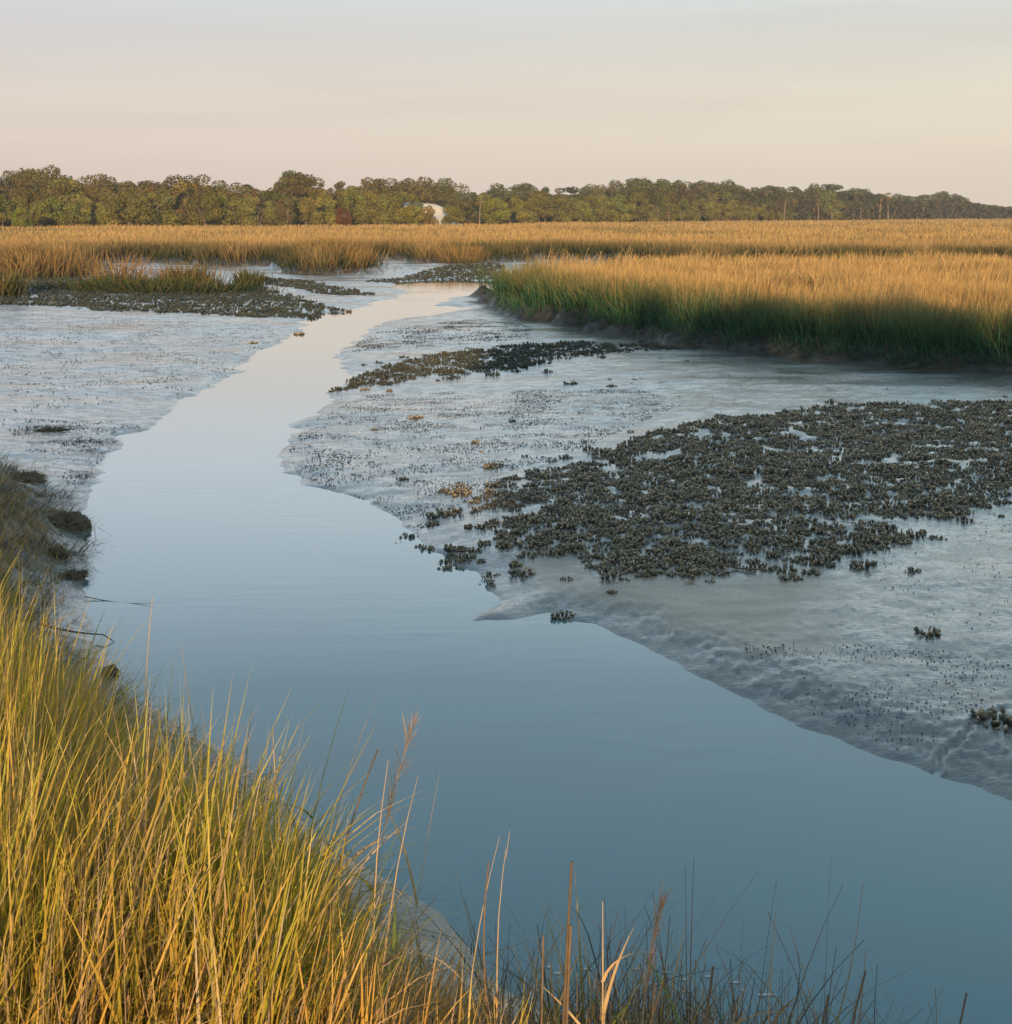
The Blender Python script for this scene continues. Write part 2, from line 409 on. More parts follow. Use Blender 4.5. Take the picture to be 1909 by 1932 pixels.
def water_mat():
    m, t, o = newmat('creek_water')
    Nn, Ln = t.nodes.new, t.links.new
    geo = Nn('ShaderNodeNewGeometry')
    mp = Nn('ShaderNodeMapping'); mp.inputs['Scale'].default_value = (.5, 1.6, 1); mp.inputs['Rotation'].default_value = (0, 0, R(-6))
    Ln(geo.outputs['Position'], mp.inputs[0])
    n = Nn('ShaderNodeTexNoise'); n.inputs['Scale'].default_value = 3.2; n.inputs['Detail'].default_value = 3
    Ln(mp.outputs[0], n.inputs['Vector'])
    n2 = Nn('ShaderNodeTexNoise'); n2.inputs['Scale'].default_value = .35; n2.inputs['Detail'].default_value = 2
    Ln(geo.outputs['Position'], n2.inputs['Vector'])
    mr = Nn('ShaderNodeMapRange'); mr.inputs[1].default_value = .4; mr.inputs[2].default_value = .65; mr.inputs[3].default_value = .02; mr.inputs[4].default_value = .22
    Ln(n2.outputs[0], mr.inputs[0])
    b = Nn('ShaderNodeBump'); b.inputs['Distance'].default_value = .010
    Ln(mr.outputs[0], b.inputs['Strength']); Ln(n.outputs[0], b.inputs['Height'])
    d = Nn('ShaderNodeBsdfDiffuse'); g = Nn('ShaderNodeBsdfGlossy')
    mx = Nn('ShaderNodeMix'); mx.data_type = 'RGBA'
    mx.inputs[6].default_value = (.132, .235, .262, 1); mx.inputs[7].default_value = (.160, .262, .286, 1)
    Ln(n2.outputs[0], mx.inputs[0]); Ln(mx.outputs[2], d.inputs[0])
    g.inputs['Roughness'].default_value = .04; g.inputs[0].default_value = (.97, .97, .97, 1)
    Ln(b.outputs[0], g.inputs['Normal'])
    s_ = Nn('ShaderNodeMixShader')
    Ln(facing_ramp(t, b.outputs[0], [(.0, .03), (.48, .06), (.69, .26), (.80, .62), (.88, .84), (.95, .97)]), s_.inputs[0])
    Ln(d.outputs[0], s_.inputs[1]); Ln(g.outputs[0], s_.inputs[2]); Ln(s_.outputs[0], o.inputs[0])
    return m
M_water = water_mat()

# ------------------------------------------------------------------ mesh makers
def mesh_np(name, V, F4=None, F3=None, mat=None, cols=None, smooth=False):
    """V (n,3); F4 (m,4); F3 (k,3); cols per vertex (n,3)"""
    me = bpy.data.meshes.new(name)
    V = np.asarray(V, np.float32)
    F4 = np.zeros((0, 4), np.int32) if F4 is None else np.asarray(F4, np.int32)
    F3 = np.zeros((0, 3), np.int32) if F3 is None else np.asarray(F3, np.int32)
    me.vertices.add(len(V)); me.vertices.foreach_set('co', V.ravel())
    nl = F4.size + F3.size
    me.loops.add(nl); me.loops.foreach_set('vertex_index', np.concatenate([F4.ravel(), F3.ravel()]))
    np_ = len(F4) + len(F3)
    me.polygons.add(np_)
    st = np.concatenate([np.arange(len(F4)) * 4, F4.size + np.arange(len(F3)) * 3]).astype(np.int32)
    me.polygons.foreach_set('loop_start', st)
    if smooth: me.polygons.foreach_set('use_smooth', np.ones(np_, bool))
    me.update(calc_edges=True)
    if cols is not None:
        a = me.color_attributes.new('Col', 'FLOAT_COLOR', 'POINT')
        c = np.ones((len(V), 4), np.float32); c[:, :3] = cols
        a.data.foreach_set('color', c.ravel())
    if mat: me.materials.append(mat)
    return me
def link(name, me, parent=None):
    o = bpy.data.objects.new(name, me); col.objects.link(o)
    if parent: o.parent = parent
    return o

def blades(root, h, az, lean, bend, width, c0, c1, c2, seg=3, face=None, tipw=.0):
    """curved grass blades. lean = starting tilt, bend = extra tilt gained along the blade"""
    n = len(root)
    t = np.linspace(0, 1, seg + 1)
    ang = lean[:, None] + bend[:, None] * t[None, :] ** 1.3
    mid = (ang[:, 1:] + ang[:, :-1]) / 2
    ds = h[:, None] / seg
    hor = np.concatenate([np.zeros((n, 1)), np.cumsum(np.sin(mid) * ds, 1)], 1)
    ver = np.concatenate([np.zeros((n, 1)), np.cumsum(np.cos(mid) * ds, 1)], 1)
    dx, dy = np.cos(az), np.sin(az)
    P = np.stack([root[:, 0, None] + dx[:, None] * hor, root[:, 1, None] + dy[:, None] * hor, root[:, 2, None] + ver], -1)
    if face is None: face = rng.uniform(0, 2 * np.pi, n)
    wx, wy = np.cos(face), np.sin(face)
    wt = width[:, None] * np.maximum(1 - t[None, :] ** 2.2, tipw) * .5 * (.75 + .5 * np.minimum(t[None, :] * 3, 1))
    W = np.stack([wx[:, None] * wt, wy[:, None] * wt, np.zeros_like(wt)], -1)
    Lf = P - W; Rt = P + W
    V = np.stack([Lf, Rt], 2).reshape(n, (seg + 1) * 2, 3)
    k = (seg + 1) * 2
    f = []
    for i in range(seg):
        a = i * 2
        f.append([a, a + 1, a + 3, a + 2])
    F = (np.array(f)[None] + (np.arange(n) * k)[:, None, None]).reshape(-1, 4)
    tt = t[None, :, None]
    C = np.where(tt < .5, c0[:, None] + (c1 - c0)[:, None] * (tt * 2), c1[:, None] + (c2 - c1)[:, None] * (tt * 2 - 1))
    C = np.repeat(C, 2, axis=1)
    return V.reshape(-1, 3), F, C.reshape(-1, 3)
def join_np(parts):
    Vs, Fs, Cs, o = [], [], [], 0
    for V, F, C in parts:
        Vs.append(V); Fs.append(F + o); Cs.append(C); o += len(V)
    return np.concatenate(Vs), np.concatenate(Fs), np.concatenate(Cs)

def tube_np(pts, rad, seg=6):
    pts = np.asarray(pts, float); n = len(pts)
    V, F = [], []
    up = np.array([0, 0, 1.])
    for i in range(n):
        d = pts[min(i + 1, n - 1)] - pts[max(i - 1, 0)]; d /= np.linalg.norm(d) + 1e-9
        ref = up if abs(d[2]) < .9 else np.array([1., 0, 0])
        a = np.cross(d, ref); a /= np.linalg.norm(a); b = np.cross(d, a)
        for k in range(seg):
            q = 2 * np.pi * k / seg
            V.append(pts[i] + rad[i] * (math.cos(q) * a + math.sin(q) * b))
    for i in range(n - 1):
        for k in range(seg):
            k2 = (k + 1) % seg
            F.append([i * seg + k, i * seg + k2, (i + 1) * seg + k2, (i + 1) * seg + k])
    F.append([(n - 1) * seg + k for k in (0, 1, seg // 2 + 0, seg - 1)])
    return np.array(V), np.array(F)

# ------------------------------------------------------------------ ground
def build_ground():
    th = np.concatenate([np.linspace(-180, -60, 16)[:-1], np.linspace(-60, -24, 24)[:-1], np.linspace(-24, 24, 720), np.linspace(24, 60, 24)[1:], np.linspace(60, 180, 16)[1:-1]])
    rad = [.3]
    while rad[-1] < 2.5: rad.append(rad[-1] * 1.08)
    while rad[-1] < 60: rad.append(rad[-1] * 1.0050)
    while rad[-1] < 110: rad.append(rad[-1] * 1.012)
    while rad[-1] < 7000: rad.append(rad[-1] * 1.07)
    rad = np.array(rad)
    T, Rr = np.meshgrid(np.radians(th), rad)
    x = np.sin(T) * Rr; y = np.cos(T) * Rr
    z, att = height(x.ravel(), y.ravel())
    nr, ntc = x.shape
    V = np.stack([x.ravel(), y.ravel(), z], -1)
    V = np.concatenate([V, [[0, 0, z[:ntc].mean()]]])
    i = np.arange(nr - 1)[:, None]; j = np.arange(ntc)[None, :]; j2 = (j + 1) % ntc
    F = np.stack([i * ntc + j, i * ntc + j2, (i + 1) * ntc + j2, (i + 1) * ntc + j], -1).reshape(-1, 4)[:, ::-1]
    jj = np.arange(ntc)
    F3 = np.stack([jj, (jj + 1) % ntc, np.full(ntc, nr * ntc)], -1)
    me = mesh_np('ground', V, F, F3, M_ground, smooth=True)
    for k, a in att.items():
        at_ = me.attributes.new(k, 'FLOAT', 'POINT')
        at_.data.foreach_set('value', np.concatenate([a, a[:1]]).astype(np.float32))
    tag(link('ground', me), kind='structure')
build_ground()

V = np.array([(-300, -6, 0), (300, -6, 0), (300, 110, 0), (-300, 110, 0)], float)
tag(link('water', mesh_np('water', V, [[0, 1, 2, 3]], mat=M_water)), kind='structure')

# ------------------------------------------------------------------ marsh grass
def vary(c, n, amt=.18, hue=.06):
    c = np.array(c)[None] * (1 + rng.normal(0, amt, (n, 1)))
    return np.clip(c * (1 + rng.normal(0, hue, (n, 3))), .004, .9)
def mixc(a, b, f):
    return a * (1 - f[:, None]) + b * f[:, None]

def right_marsh():
    parts = []
    # a field of upright stems, denser nearby
    n = 230000
    u = rng.uniform(-.03, .56, n)
    y = 26.5 * (61 / 26.5) ** rng.uniform(0, 1, n)
    x = u * y
    z, _ = height(x, y, False)
    n1 = fbm(x * .55, y * .55, 3); n2 = fbm(x * 2.3 + 40, y * 2.3, 3)
    d = sdf(P_RM, x + n1 * .9 + n2 * .12, y - n1 * .5)
    db = np.minimum(d, 99)
    patch = fbm(x * .22 + 9, y * .5, 3)
    keep = (d > .45 + .5 * rng.random(n)) & (rng.random(n) < np.clip(.80 + .9 * patch, .12, 1))
    x, y, z, db, patch, u = x[keep], y[keep], z[keep], db[keep], patch[keep], u[keep]
    n = len(x)
    edge = np.exp(-np.maximum(db - .5, 0) / 1.0)              # the tall green fringe along the bank
    h = (.74 + .30 * np.clip(patch, -1, 1) + .25 * edge) * rng.uniform(.62, 1.12, n)
    az = rng.normal(-.2, 1.4, n)
    fall = edge > rng.random(n) * 1.3
    az = np.where(fall, rng.normal(-2.25, .7, n), az)
    lean = np.abs(rng.normal(0, .12, n)) + fall * np.abs(rng.normal(.1, .25, n))
    bend = np.abs(rng.normal(.15, .16, n)) + fall * np.abs(rng.normal(.25, .4, n))
    wd = rng.uniform(.45, 1.0, n) * y * .00050
    gold = np.clip(1.05 - edge * 1.35 + rng.normal(0, .16, n), 0, 1)
    low = mixc(vary((.022, .060, .030), n), vary((.075, .072, .030), n), gold)
    mid = mixc(vary((.060, .145, .060), n), vary((.30, .20, .085), n), gold)
    top = mixc(vary((.16, .17, .055), n), vary((.76, .49, .20), n), np.clip(gold * 1.15 + .1, 0, 1))
    parts.append(blades(np.stack([x, y, z - .02], -1), h, az, lean, bend, wd, low, mid, top, 3))
    # drooping fringe over the bank face
    n = 95000
    u = rng.uniform(-.03, .50, n); y = 26 * (50 / 26) ** rng.uniform(0, 1, n); x = u * y
    n1 = fbm(x * .55, y * .55, 3); n2 = fbm(x * 2.3 + 40, y * 2.3, 3)
    d = sdf(P_RM, x + n1 * .9 + n2 * .12, y - n1 * .5)
    keep = (d > .38 + .35 * n2) & (d < 2.0 + .5 * n1)
    x, y, d = x[keep], y[keep], d[keep]; n = len(x)
    z, _ = height(x, y, False)
    h = rng.uniform(.28, .85, n) * np.clip(.55 + d * .4, .5, 1.1)
    az = rng.normal(-2.25, .75, n)
    lean = np.abs(rng.normal(.25, .3, n)); bend = rng.uniform(.1, 1.4, n)
    wd = rng.uniform(.6, 1.1, n) * y * .00046
    tan = (rng.random(n) < .10).astype(float)
    parts.append(blades(np.stack([x, y, z - .02], -1), h, az, lean, bend, wd, vary((.028, .085, .050), n), mixc(vary((.060, .165, .085), n), vary((.2, .16, .08), n), tan),
                        mixc(vary((.12, .26, .11), n), vary((.42, .30, .16), n), tan), 4))
    # long dead stems leaning out of the fringe
    n = 260
    x = rng.uniform(0, 14, n); y = 46 - x * 1.22 + rng.uniform(.0, 2.6, n)
    d = sdf(P_RM, x, y); keep = (d > .5) & (d < 2.5); x, y = x[keep], y[keep]; n = len(x)
    z, _ = height(x, y, False)
    parts.append(blades(np.stack([x, y, z], -1), rng.uniform(.7, 1.35, n), rng.normal(-2.0, .9, n), rng.uniform(.2, .8, n), rng.uniform(.3, 1.4, n), np.full(n, .018),
                        vary((.20, .15, .07), n), vary((.38, .27, .13), n), vary((.50, .38, .2), n), 6, tipw=.3))
    # bent stalks above the field
    n = 900
    u = rng.uniform(.0, .5, n); y = rng.uniform(30, 55, n); x = u * y
    d = sdf(P_RM, x, y); keep = d > 1.5; x, y = x[keep], y[keep]; n = len(x); z, _ = height(x, y, False)
    parts.append(blades(np.stack([x, y, z], -1), rng.uniform(.95, 1.3, n), rng.normal(0, 1.5, n), rng.uniform(0, .25, n), rng.uniform(.2, 1.6, n), y * .00055,
                        vary((.2, .15, .07), n), vary((.5, .34, .16), n), vary((.6, .42, .2), n), 6, tipw=.35))
    V, F, C = join_np(parts)
    tag(link('marsh_grass', mesh_np('marsh_grass', V, F, mat=M_grass, cols=C)), 'golden cordgrass with a green fringe on the creek bank', 'grass', kind='stuff')
right_marsh()

def far_marsh():
    parts = []
    # the edge toward the creek
    n = 330000
    u = rng.uniform(-.55, .55, n); y = 56 * (100 / 56) ** rng.uniform(0, 1, n); x = u * y
    n1 = fbm(x * .55, y * .55, 3); n2 = fbm(x * 2.3 + 40, y * 2.3, 3)
    d = sdf(P_FP, x + n1 * 1.6, y + n2 * 1.2 + 3.2 * perlin(x * .27, y * .09))
    lobe = perlin(x * .30 + 3, y * .12)
    keep = (d > .3) & (rng.random(n) < np.clip(1.0 * np.exp(-(d - .3) / 4.5) + .32, 0, 1))
    x, y, d, lobe = x[keep], y[keep], d[keep], lobe[keep]; n = len(x)
    z, _ = height(x, y, False)
    edge = np.exp(-np.maximum(d - .3, 0) / 2.6)
    h = (.72 + .35 * edge * (lobe > .0)) * rng.uniform(.6, 1.15, n)
    az = np.where(rng.random(n) < edge, rng.normal(-1.5, .9, n), rng.uniform(-3.1, 3.1, n))
    gold = np.clip(1.0 - edge * (1.25 - 2.2 * lobe) + rng.normal(0, .2, n), 0, 1)
    low = mixc(vary((.025, .045, .025), n), vary((.15, .115, .05), n), gold)
    mid = mixc(vary((.075, .085, .038), n), vary((.30, .205, .09), n), gold)
    top = mixc(vary((.16, .15, .06), n), vary((.60, .40, .18), n), np.clip(gold * 1.2 + .1, 0, 1))
    parts.append(blades(np.stack([x, y, z - .02], -1), h, az, np.abs(rng.normal(0, .2, n)) * (1 + edge), np.abs(rng.normal(.2, .25, n)) * (1 + edge), rng.uniform(.5, 1.0, n) * y * .00055, low, mid, top, 3))
    # the open field
    n = 210000
    u = rng.uniform(-.55, .60, n); y = 90 * (520 / 90) ** rng.uniform(0, 1, n); x = u * y
    d = sdf(P_FP, x, y); keep = (d > 3) & ~((y > 262) & (u < -.1)) 
    x, y = x[keep], y[keep]; n = len(x)
    z, _ = height(x, y, False)
    patch = fbm(x * .05, y * .14, 3)
    gold = np.clip(.75 + 2.0 * patch + rng.normal(0, .2, n), 0, 1)
    h = (.74 + .2 * patch) * rng.uniform(.7, 1.1, n)
    low = vary((.12, .10, .045), n); mid = mixc(vary((.20, .16, .07), n), vary((.34, .235, .10), n), gold)
    top = mixc(vary((.30, .24, .11), n), vary((.72, .47, .19), n), gold)
    parts.append(blades(np.stack([x, y, z - .02], -1), h, rng.uniform(-3.1, 3.1, n), np.abs(rng.normal(0, .12, n)), np.abs(rng.normal(.2, .2, n)), rng.uniform(.6, 1.2, n) * y * .00075, low, mid, top, 2))
    V, F, C = join_np(parts)
    tag(link('far_marsh_grass', mesh_np('far_marsh_grass', V, F, mat=M_grass, cols=C)), 'tan marsh grass plain between the creek and the wood', 'grass', kind='stuff')
far_marsh()

# straw wrack and thatch scattered at the foot of the far grass
def wrack():
    n = 40000
    u = rng.uniform(-.45, .35, n); y = 50 * (96 / 50) ** rng.uniform(0, 1, n); x = u * y
    n1 = fbm(x * .55, y * .55, 3); n2 = fbm(x * 2.3 + 40, y * 2.3, 3)
    d = sdf(P_FP, x + n1 * 1.6, y + n2 * 1.2 + 3.2 * perlin(x * .27, y * .09))
    keep = (d > -1.6 * rng.random(n) - .2) & (d < 1.2)
    x, y = x[keep], y[keep]; n = len(x); z, _ = height(x, y, False)
    tan = rng.random(n)
    V, F, C = blades(np.stack([x, y, z + .01], -1), rng.uniform(.12, .38, n), rng.uniform(-3.1, 3.1, n), rng.uniform(.9, 1.5, n), rng.uniform(0, .2, n), y * .0006,
                     *[mixc(vary((.10, .085, .06), n), vary((.34, .25, .16), n), tan)] * 3, 2)
    tag(link('straw_wrack', mesh_np('straw_wrack', V, F, mat=M_grass, cols=C)), 'flattened brown straw along the foot of the far grass', 'straw', kind='stuff')
wrack()

# ------------------------------------------------------------------ near bank grass
def near_grass():
    parts = []
    def field(n, box, poly, hgt, dens=None, green=.5, lay=0.0, wd=(.003, .0075), seg=6, sink=.0):
        x = rng.uniform(box[0], box[1], n); y = rng.uniform(box[2], box[3], n)
        if box[2] < 3: 
            kk = (x > -.42 * y - .25) | (y > 6.6) | (y < 1.2); x, y = x[kk], y[kk]
        d = sdf(poly, x + .12 * perlin(x * 3, y * 3), y + .12 * perlin(x * 3 + 7, y * 3))
        k = d > 0
        if dens is not None: k &= rng.random(len(x)) < dens(x, y, d)
        x, y, d = x[k], y[k], d[k]; m = len(x)
        z, _ = height(x, y, False)
        clump = fbm(x * 2.2, y * 2.2, 3)
        g = np.clip(green + clump * .9 + rng.normal(0, .25, m), 0, 1)
        dead = rng.random(m) < .38 - .25 * g
        hh = hgt * (1 + .35 * clump) * rng.uniform(.45, 1.1, m) * np.clip(.45 + d * 1.1, .45, 1)
        lean = np.abs(rng.normal(0, .19, m)) + lay * rng.uniform(0, 1, m) ** 2
        bend = np.abs(rng.normal(.15, .3, m)) + (rng.random(m) < .28) * rng.uniform(.3, 1.9, m)
        az = rng.normal(.35, 1.3, m)
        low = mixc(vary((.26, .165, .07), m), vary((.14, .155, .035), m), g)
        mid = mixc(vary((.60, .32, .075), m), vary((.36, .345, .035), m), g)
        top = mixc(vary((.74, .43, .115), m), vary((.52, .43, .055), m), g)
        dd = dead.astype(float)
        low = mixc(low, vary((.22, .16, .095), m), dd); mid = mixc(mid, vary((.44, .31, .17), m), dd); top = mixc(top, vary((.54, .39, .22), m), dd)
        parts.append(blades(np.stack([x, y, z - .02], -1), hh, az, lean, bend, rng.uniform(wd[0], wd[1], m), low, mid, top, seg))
    Pn = [(-6, 7.6), (-3.2, 6.7), (-2.2, 5.9), (-1.6, 5.25), (-1.2, 4.8), (-.85, 4.35), (-.55, 3.9), (-.32, 3.45), (-.12, 3.05), (.02, 2.8), (.15, 2.5), (.2, 2.25), (-6, 2.0)]
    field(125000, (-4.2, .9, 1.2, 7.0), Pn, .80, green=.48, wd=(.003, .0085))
    field(9000, (.6, 9, -6.5, 1.0), [(.6, 1.1), (9, 1.1), (9, -7), (.6, -7)], .66, green=.4, seg=3, wd=(.008, .016))  # unseen grass behind the viewpoint, added to cast shade on the reef
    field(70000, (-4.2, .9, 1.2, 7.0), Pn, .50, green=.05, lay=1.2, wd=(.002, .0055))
    # low thatch reaching down toward the sand
    Pt = [(-6, 8.8), (-3.2, 8.4), (-2.1, 7.9), (-1.4, 7.2), (-.75, 6.25), (-.2, 5.25), (.25, 4.7), (.7, 4.0), (1.3, 3.2), (1.6, 2.2), (-6, 2)]
    field(42000, (-4.2, 1.6, 2.2, 8.0), Pt, .24, green=.12, lay=1.3, wd=(.002, .005), seg=4, dens=lambda x, y, d: .15 + .7 * (fbm(x * 1.7 + 5, y * 1.7, 2) > .0))
    field(11000, (-4.2, .5, 2.2, 7.6), Pt, .5, green=.35, lay=.7, dens=lambda x, y, d: .15 + .8 * (fbm(x * 1.3 + 8, y * 1.3, 2) > .18))
    # further along the bank
    Pf = [gp(u, v, .5) for u, v in [(-500, 900), (-20, 985), (20, 1040), (45, 1120), (60, 1180), (90, 1240), (-20, 1262), (-500, 1262)]]
    field(20000, (-7, -2.2, 7.0, 15.5), Pf, .46, green=.15, lay=.7, wd=(.004, .010), dens=lambda x, y, d: .35 + .65 * (fbm(x * 1.1 + 2, y * 1.1, 2) > -.1))
    Pg = [gp(u, v, .35) for u, v in [(-500, 870), (0, 885), (70, 930), (110, 1000), (100, 1060), (70, 1130), (100, 1200), (160, 1262), (170, 1290), (-500, 1290)]]
    field(26000, (-7, -2.0, 7.0, 17), Pg, .30, green=.12, lay=1.5, wd=(.003, .007), seg=4, dens=lambda x, y, d: .5 + .5 * (fbm(x * 1.7 + 2, y * 1.7, 2) > -.05))
    n = 60000
    x = rng.uniform(-7.5, -2.2, n); y = rng.uniform(7.2, 17, n)
    n1 = fbm(x * .55, y * .55, 3); n2 = fbm(x * 2.3 + 40, y * 2.3, 3)
    d = sdf(P_NB, x + n2 * .16 + n1 * .1, y + n1 * .1)
    k = (d > -.02) & (d < 1.3) & (rng.random(n) < .12 + .75 * (fbm(x * 1.6 + 4, y * 1.6, 3) > .02)); x, y, d = x[k], y[k], d[k]; m = len(x)
    z, _ = height(x, y, False)
    t = rng.random(m) ** .8  # straw colour lightened in place of sun that does not reach this bank
    parts.append(blades(np.stack([x, y, z - .01], -1), rng.uniform(.08, .36, m), rng.normal(.3, .9, m), rng.uniform(.4, 1.4, m), rng.uniform(.3, 1.8, m), rng.uniform(.004, .008, m),
                        mixc(vary((.06, .05, .03), m), vary((.22, .16, .08), m), t), mixc(vary((.09, .07, .04), m), vary((.40, .27, .12), m), t), mixc(vary((.20, .15, .08), m), vary((.60, .42, .20), m), t), 4))
    V, F, C = join_np(parts)
    tag(link('bank_grass', mesh_np('bank_grass', V, F, mat=M_near, cols=C)), 'sunlit yellow green cordgrass on the sandy near bank', 'grass', kind='stuff')
near_grass()

# roots, twigs and straw litter on the near bank
def litter():
    n = 26000
    x = rng.uniform(-5, 2, n); y = rng.uniform(3, 15, n)
    n1 = fbm(x * .55, y * .55, 3); n2 = fbm(x * 2.3 + 40, y * 2.3, 3)
    d = sdf(P_NB, x + n2 * .16 + n1 * .1, y + n1 * .1)
    k = (d > -.22) & (d < 1.6) & (rng.random(n) < .35 + .6 * (n2 > 0)); x, y = x[k], y[k]; n = len(x); z, _ = height(x, y, False)
    t = rng.random(n) ** 1.5
    V, F, C = blades(np.stack([x, y, z + .008], -1), rng.uniform(.04, .30, n), rng.uniform(-3.1, 3.1, n), rng.uniform(1.1, 1.6, n), rng.uniform(-.1, .15, n), rng.uniform(.003, .006, n),
                     *[mixc(vary((.055, .045, .03), n), vary((.38, .27, .15), n), t)] * 3, 3)
    tag(link('straw_litter', mesh_np('straw_litter', V, F, mat=M_near, cols=C)), 'loose twigs and straw on the sandy near bank', 'straw', kind='stuff')
litter()

# ------------------------------------------------------------------ oysters
ORD = ['first', 'second', 'third', 'fourth', 'fifth', 'sixth', 'seventh', 'eighth', 'ninth', 'tenth', 'eleventh', 'twelfth', 'thirteenth', 'fourteenth', 'fifteenth', 'sixteenth', 'seventeenth', 'eighteenth', 'nineteenth', 'twentieth']
def shell(rgen, base, direc, L, Wd, Th, k=6):
    """one upright oyster shell: a flattened, curved, wavy-lipped spoon"""
    d = np.array(direc, float); d /= np.linalg.norm(d)
    ref = np.array([math.cos(rgen.uniform(0, 6.28)), math.sin(rgen.uniform(0, 6.28)), .1])
    a = np.cross(d, ref); a /= np.linalg.norm(a); b = np.cross(d, a)
    V = []; C = []
    tone = rgen.uniform(.6, 1.35)
    prof = [(0, .25), (.45, .9), (.85, 1.0), (1.0, .62)]
    warm = rgen.uniform(0, 1)
    for j, (t, wv) in enumerate(prof):
        cc = base + d * L * t + b * Th * .9 * math.sin(t * 2.4)
        for q in range(k):
            an = 2 * math.pi * q / k
            wob = 1 + .16 * rgen.uniform(-1, 1)
            V.append(cc + a * math.cos(an) * Wd * .5 * wv * wob + b * math.sin(an) * Th * .5 * (1.0 if j < 3 else .35) * wob + d * rgen.uniform(-.05, .05) * L)
            dark = np.array((.030, .045, .040)) * tone; lip = np.array((.46 + .16 * warm, .38 + .05 * warm, .27 - .03 * warm)) * tone
            body = np.array((.075 + .05 * warm, .085 + .01 * warm, .066 - .015 * warm)) * tone
            C.append(dark if j == 0 else body * .8 if j == 1 else (body * .82 + lip * .18) if j == 2 else lip)
    F = []
    for j in range(3):
        for q in range(k):
            q2 = (q + 1) % k
            F.append((j * k + q, j * k + q2, (j + 1) * k + q2, (j + 1) * k + q))
    if k == 6: F += [(18, 19, 20, 21), (18, 21, 22, 23)]
    else: F += [(12, 13, 14, 15)]
    return V, C, F
def cluster(seed, nsh, rad, k=6, ls=(.030, .072)):
    g = random.Random(seed)
    V, C, F = [], [], []
    for i in range(nsh):
        q = g.uniform(0, 6.28); rr = rad * math.sqrt(g.random())
        base = np.array((math.cos(q) * rr, math.sin(q) * rr, -.015))
        lean = .25 + 1.0 * rr / rad * g.uniform(.3, 1)
        direc = (math.cos(q) * lean * .8 + g.uniform(-.6, .6), math.sin(q) * lean * .8 + g.uniform(-.6, .6), 1)
        v, c, f = shell(g, base, direc, g.uniform(*ls) * (1.15 - .35 * rr / rad), g.uniform(.020, .036), g.uniform(.008, .013), k)
        o = len(V); V += v; C += c; F += [tuple(a + o for a in ff) for ff in f]
    return np.array(V), np.array(C), np.array(F)
big_var = [cluster(10 + i, random.Random(i).randint(16, 40), random.Random(i + 50).uniform(.045, .095)) for i in range(10)]
lo_var = [cluster(80 + i, 12, .06, 4) for i in range(8)]
tiny_var = [cluster(120 + i, 3, .02, 4, (.03, .05)) for i in range(5)]
oy_mesh = [mesh_np('oyster_cluster', V, F, mat=M_oyster, cols=C) for V, C, F in big_var]
sm_mesh = [mesh_np('oyster_cluster', V, F, mat=M_oyster, cols=C) for V, C, F in tiny_var]

def scatter(poly, n, y0, y1, dens, mind, u0=-.42, u1=.46):
    """spaced points inside a polygon"""
    pts = []; cell = {}
    y = y0 + (y1 - y0) * rng.random(n); x = rng.uniform(u0, u1, n) * y
    d = sdf(poly, x, y) if poly else np.ones(n)
    ok = (d > -.6) & (rng.random(n) < dens(x, y, d))
    for a, b in zip(x[ok], y[ok]):
        m = mind(a, b); ci, cj = int(math.floor(a / .3)), int(math.floor(b / .3))
        bad = False
        for i in range(ci - 1, ci + 2):
            for j in range(cj - 1, cj + 2):
                for (p, q) in cell.get((i, j), ()):
                    if (p - a) ** 2 + (q - b) ** 2 < m * m: bad = True; break
        if not bad:
            cell.setdefault((ci, cj), []).append((a, b)); pts.append((a, b))
    return np.array(pts)
def bake(name, pts, variants, scale, label, tone=1.0):
    z, _ = height(pts[:, 0], pts[:, 1], False)
    Vs, Fs, Cs = [], [], []; o = 0
    for i, (x, y) in enumerate(pts):
        V, C, F = variants[i % len(variants)]
        a = random.uniform(0, 6.28); s = scale(x, y) * random.choice((.55, .7, .85, 1.0, 1.3))
        ca, sa = math.cos(a) * s, math.sin(a) * s
        W = np.stack([V[:, 0] * ca - V[:, 1] * sa + x, V[:, 0] * sa + V[:, 1] * ca + y, V[:, 2] * s + z[i]], -1)
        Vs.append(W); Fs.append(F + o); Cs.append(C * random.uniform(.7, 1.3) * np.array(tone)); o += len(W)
    tag(link(name, mesh_np(name, np.concatenate(Vs), np.concatenate(Fs), mat=M_oyster, cols=np.concatenate(Cs))), label, 'oysters', kind='stuff')

# main reef
dens = lambda x, y, d: np.clip(.06 + ss(-.5, 1.3, d) * 1.0, 0, 1) * np.where(d < -.05, .14, 1) * np.clip(1.35 + 2.8 * fbm(x * 1.7, y * 1.3, 4), .05, 1)
P = scatter(P_REEF, 42000, 11, 26, dens, lambda a, b: .092, -.1, .46)
infr = np.abs(P[:, 0] / np.maximum(P[:, 1], 1)) < .343
order = np.argsort(np.where(infr, P[:, 1], 1e9))
NI = 262
ind, rest = P[order[:NI]], P[order[NI:]]
zi, _ = height(ind[:, 0], ind[:, 1], False)
ind_o = []
for i, (x, y) in enumerate(ind):
    o = link('oyster_cluster', oy_mesh[i % len(oy_mesh)])
    o.location = (x, y, zi[i]); o.rotation_euler = (random.uniform(-.12, .12), random.uniform(-.12, .12), random.uniform(0, 6.28))
    s = random.uniform(.5, 1.3); o.scale = (s, s, s * random.uniform(.8, 1.15))
    ind_o.append(o)
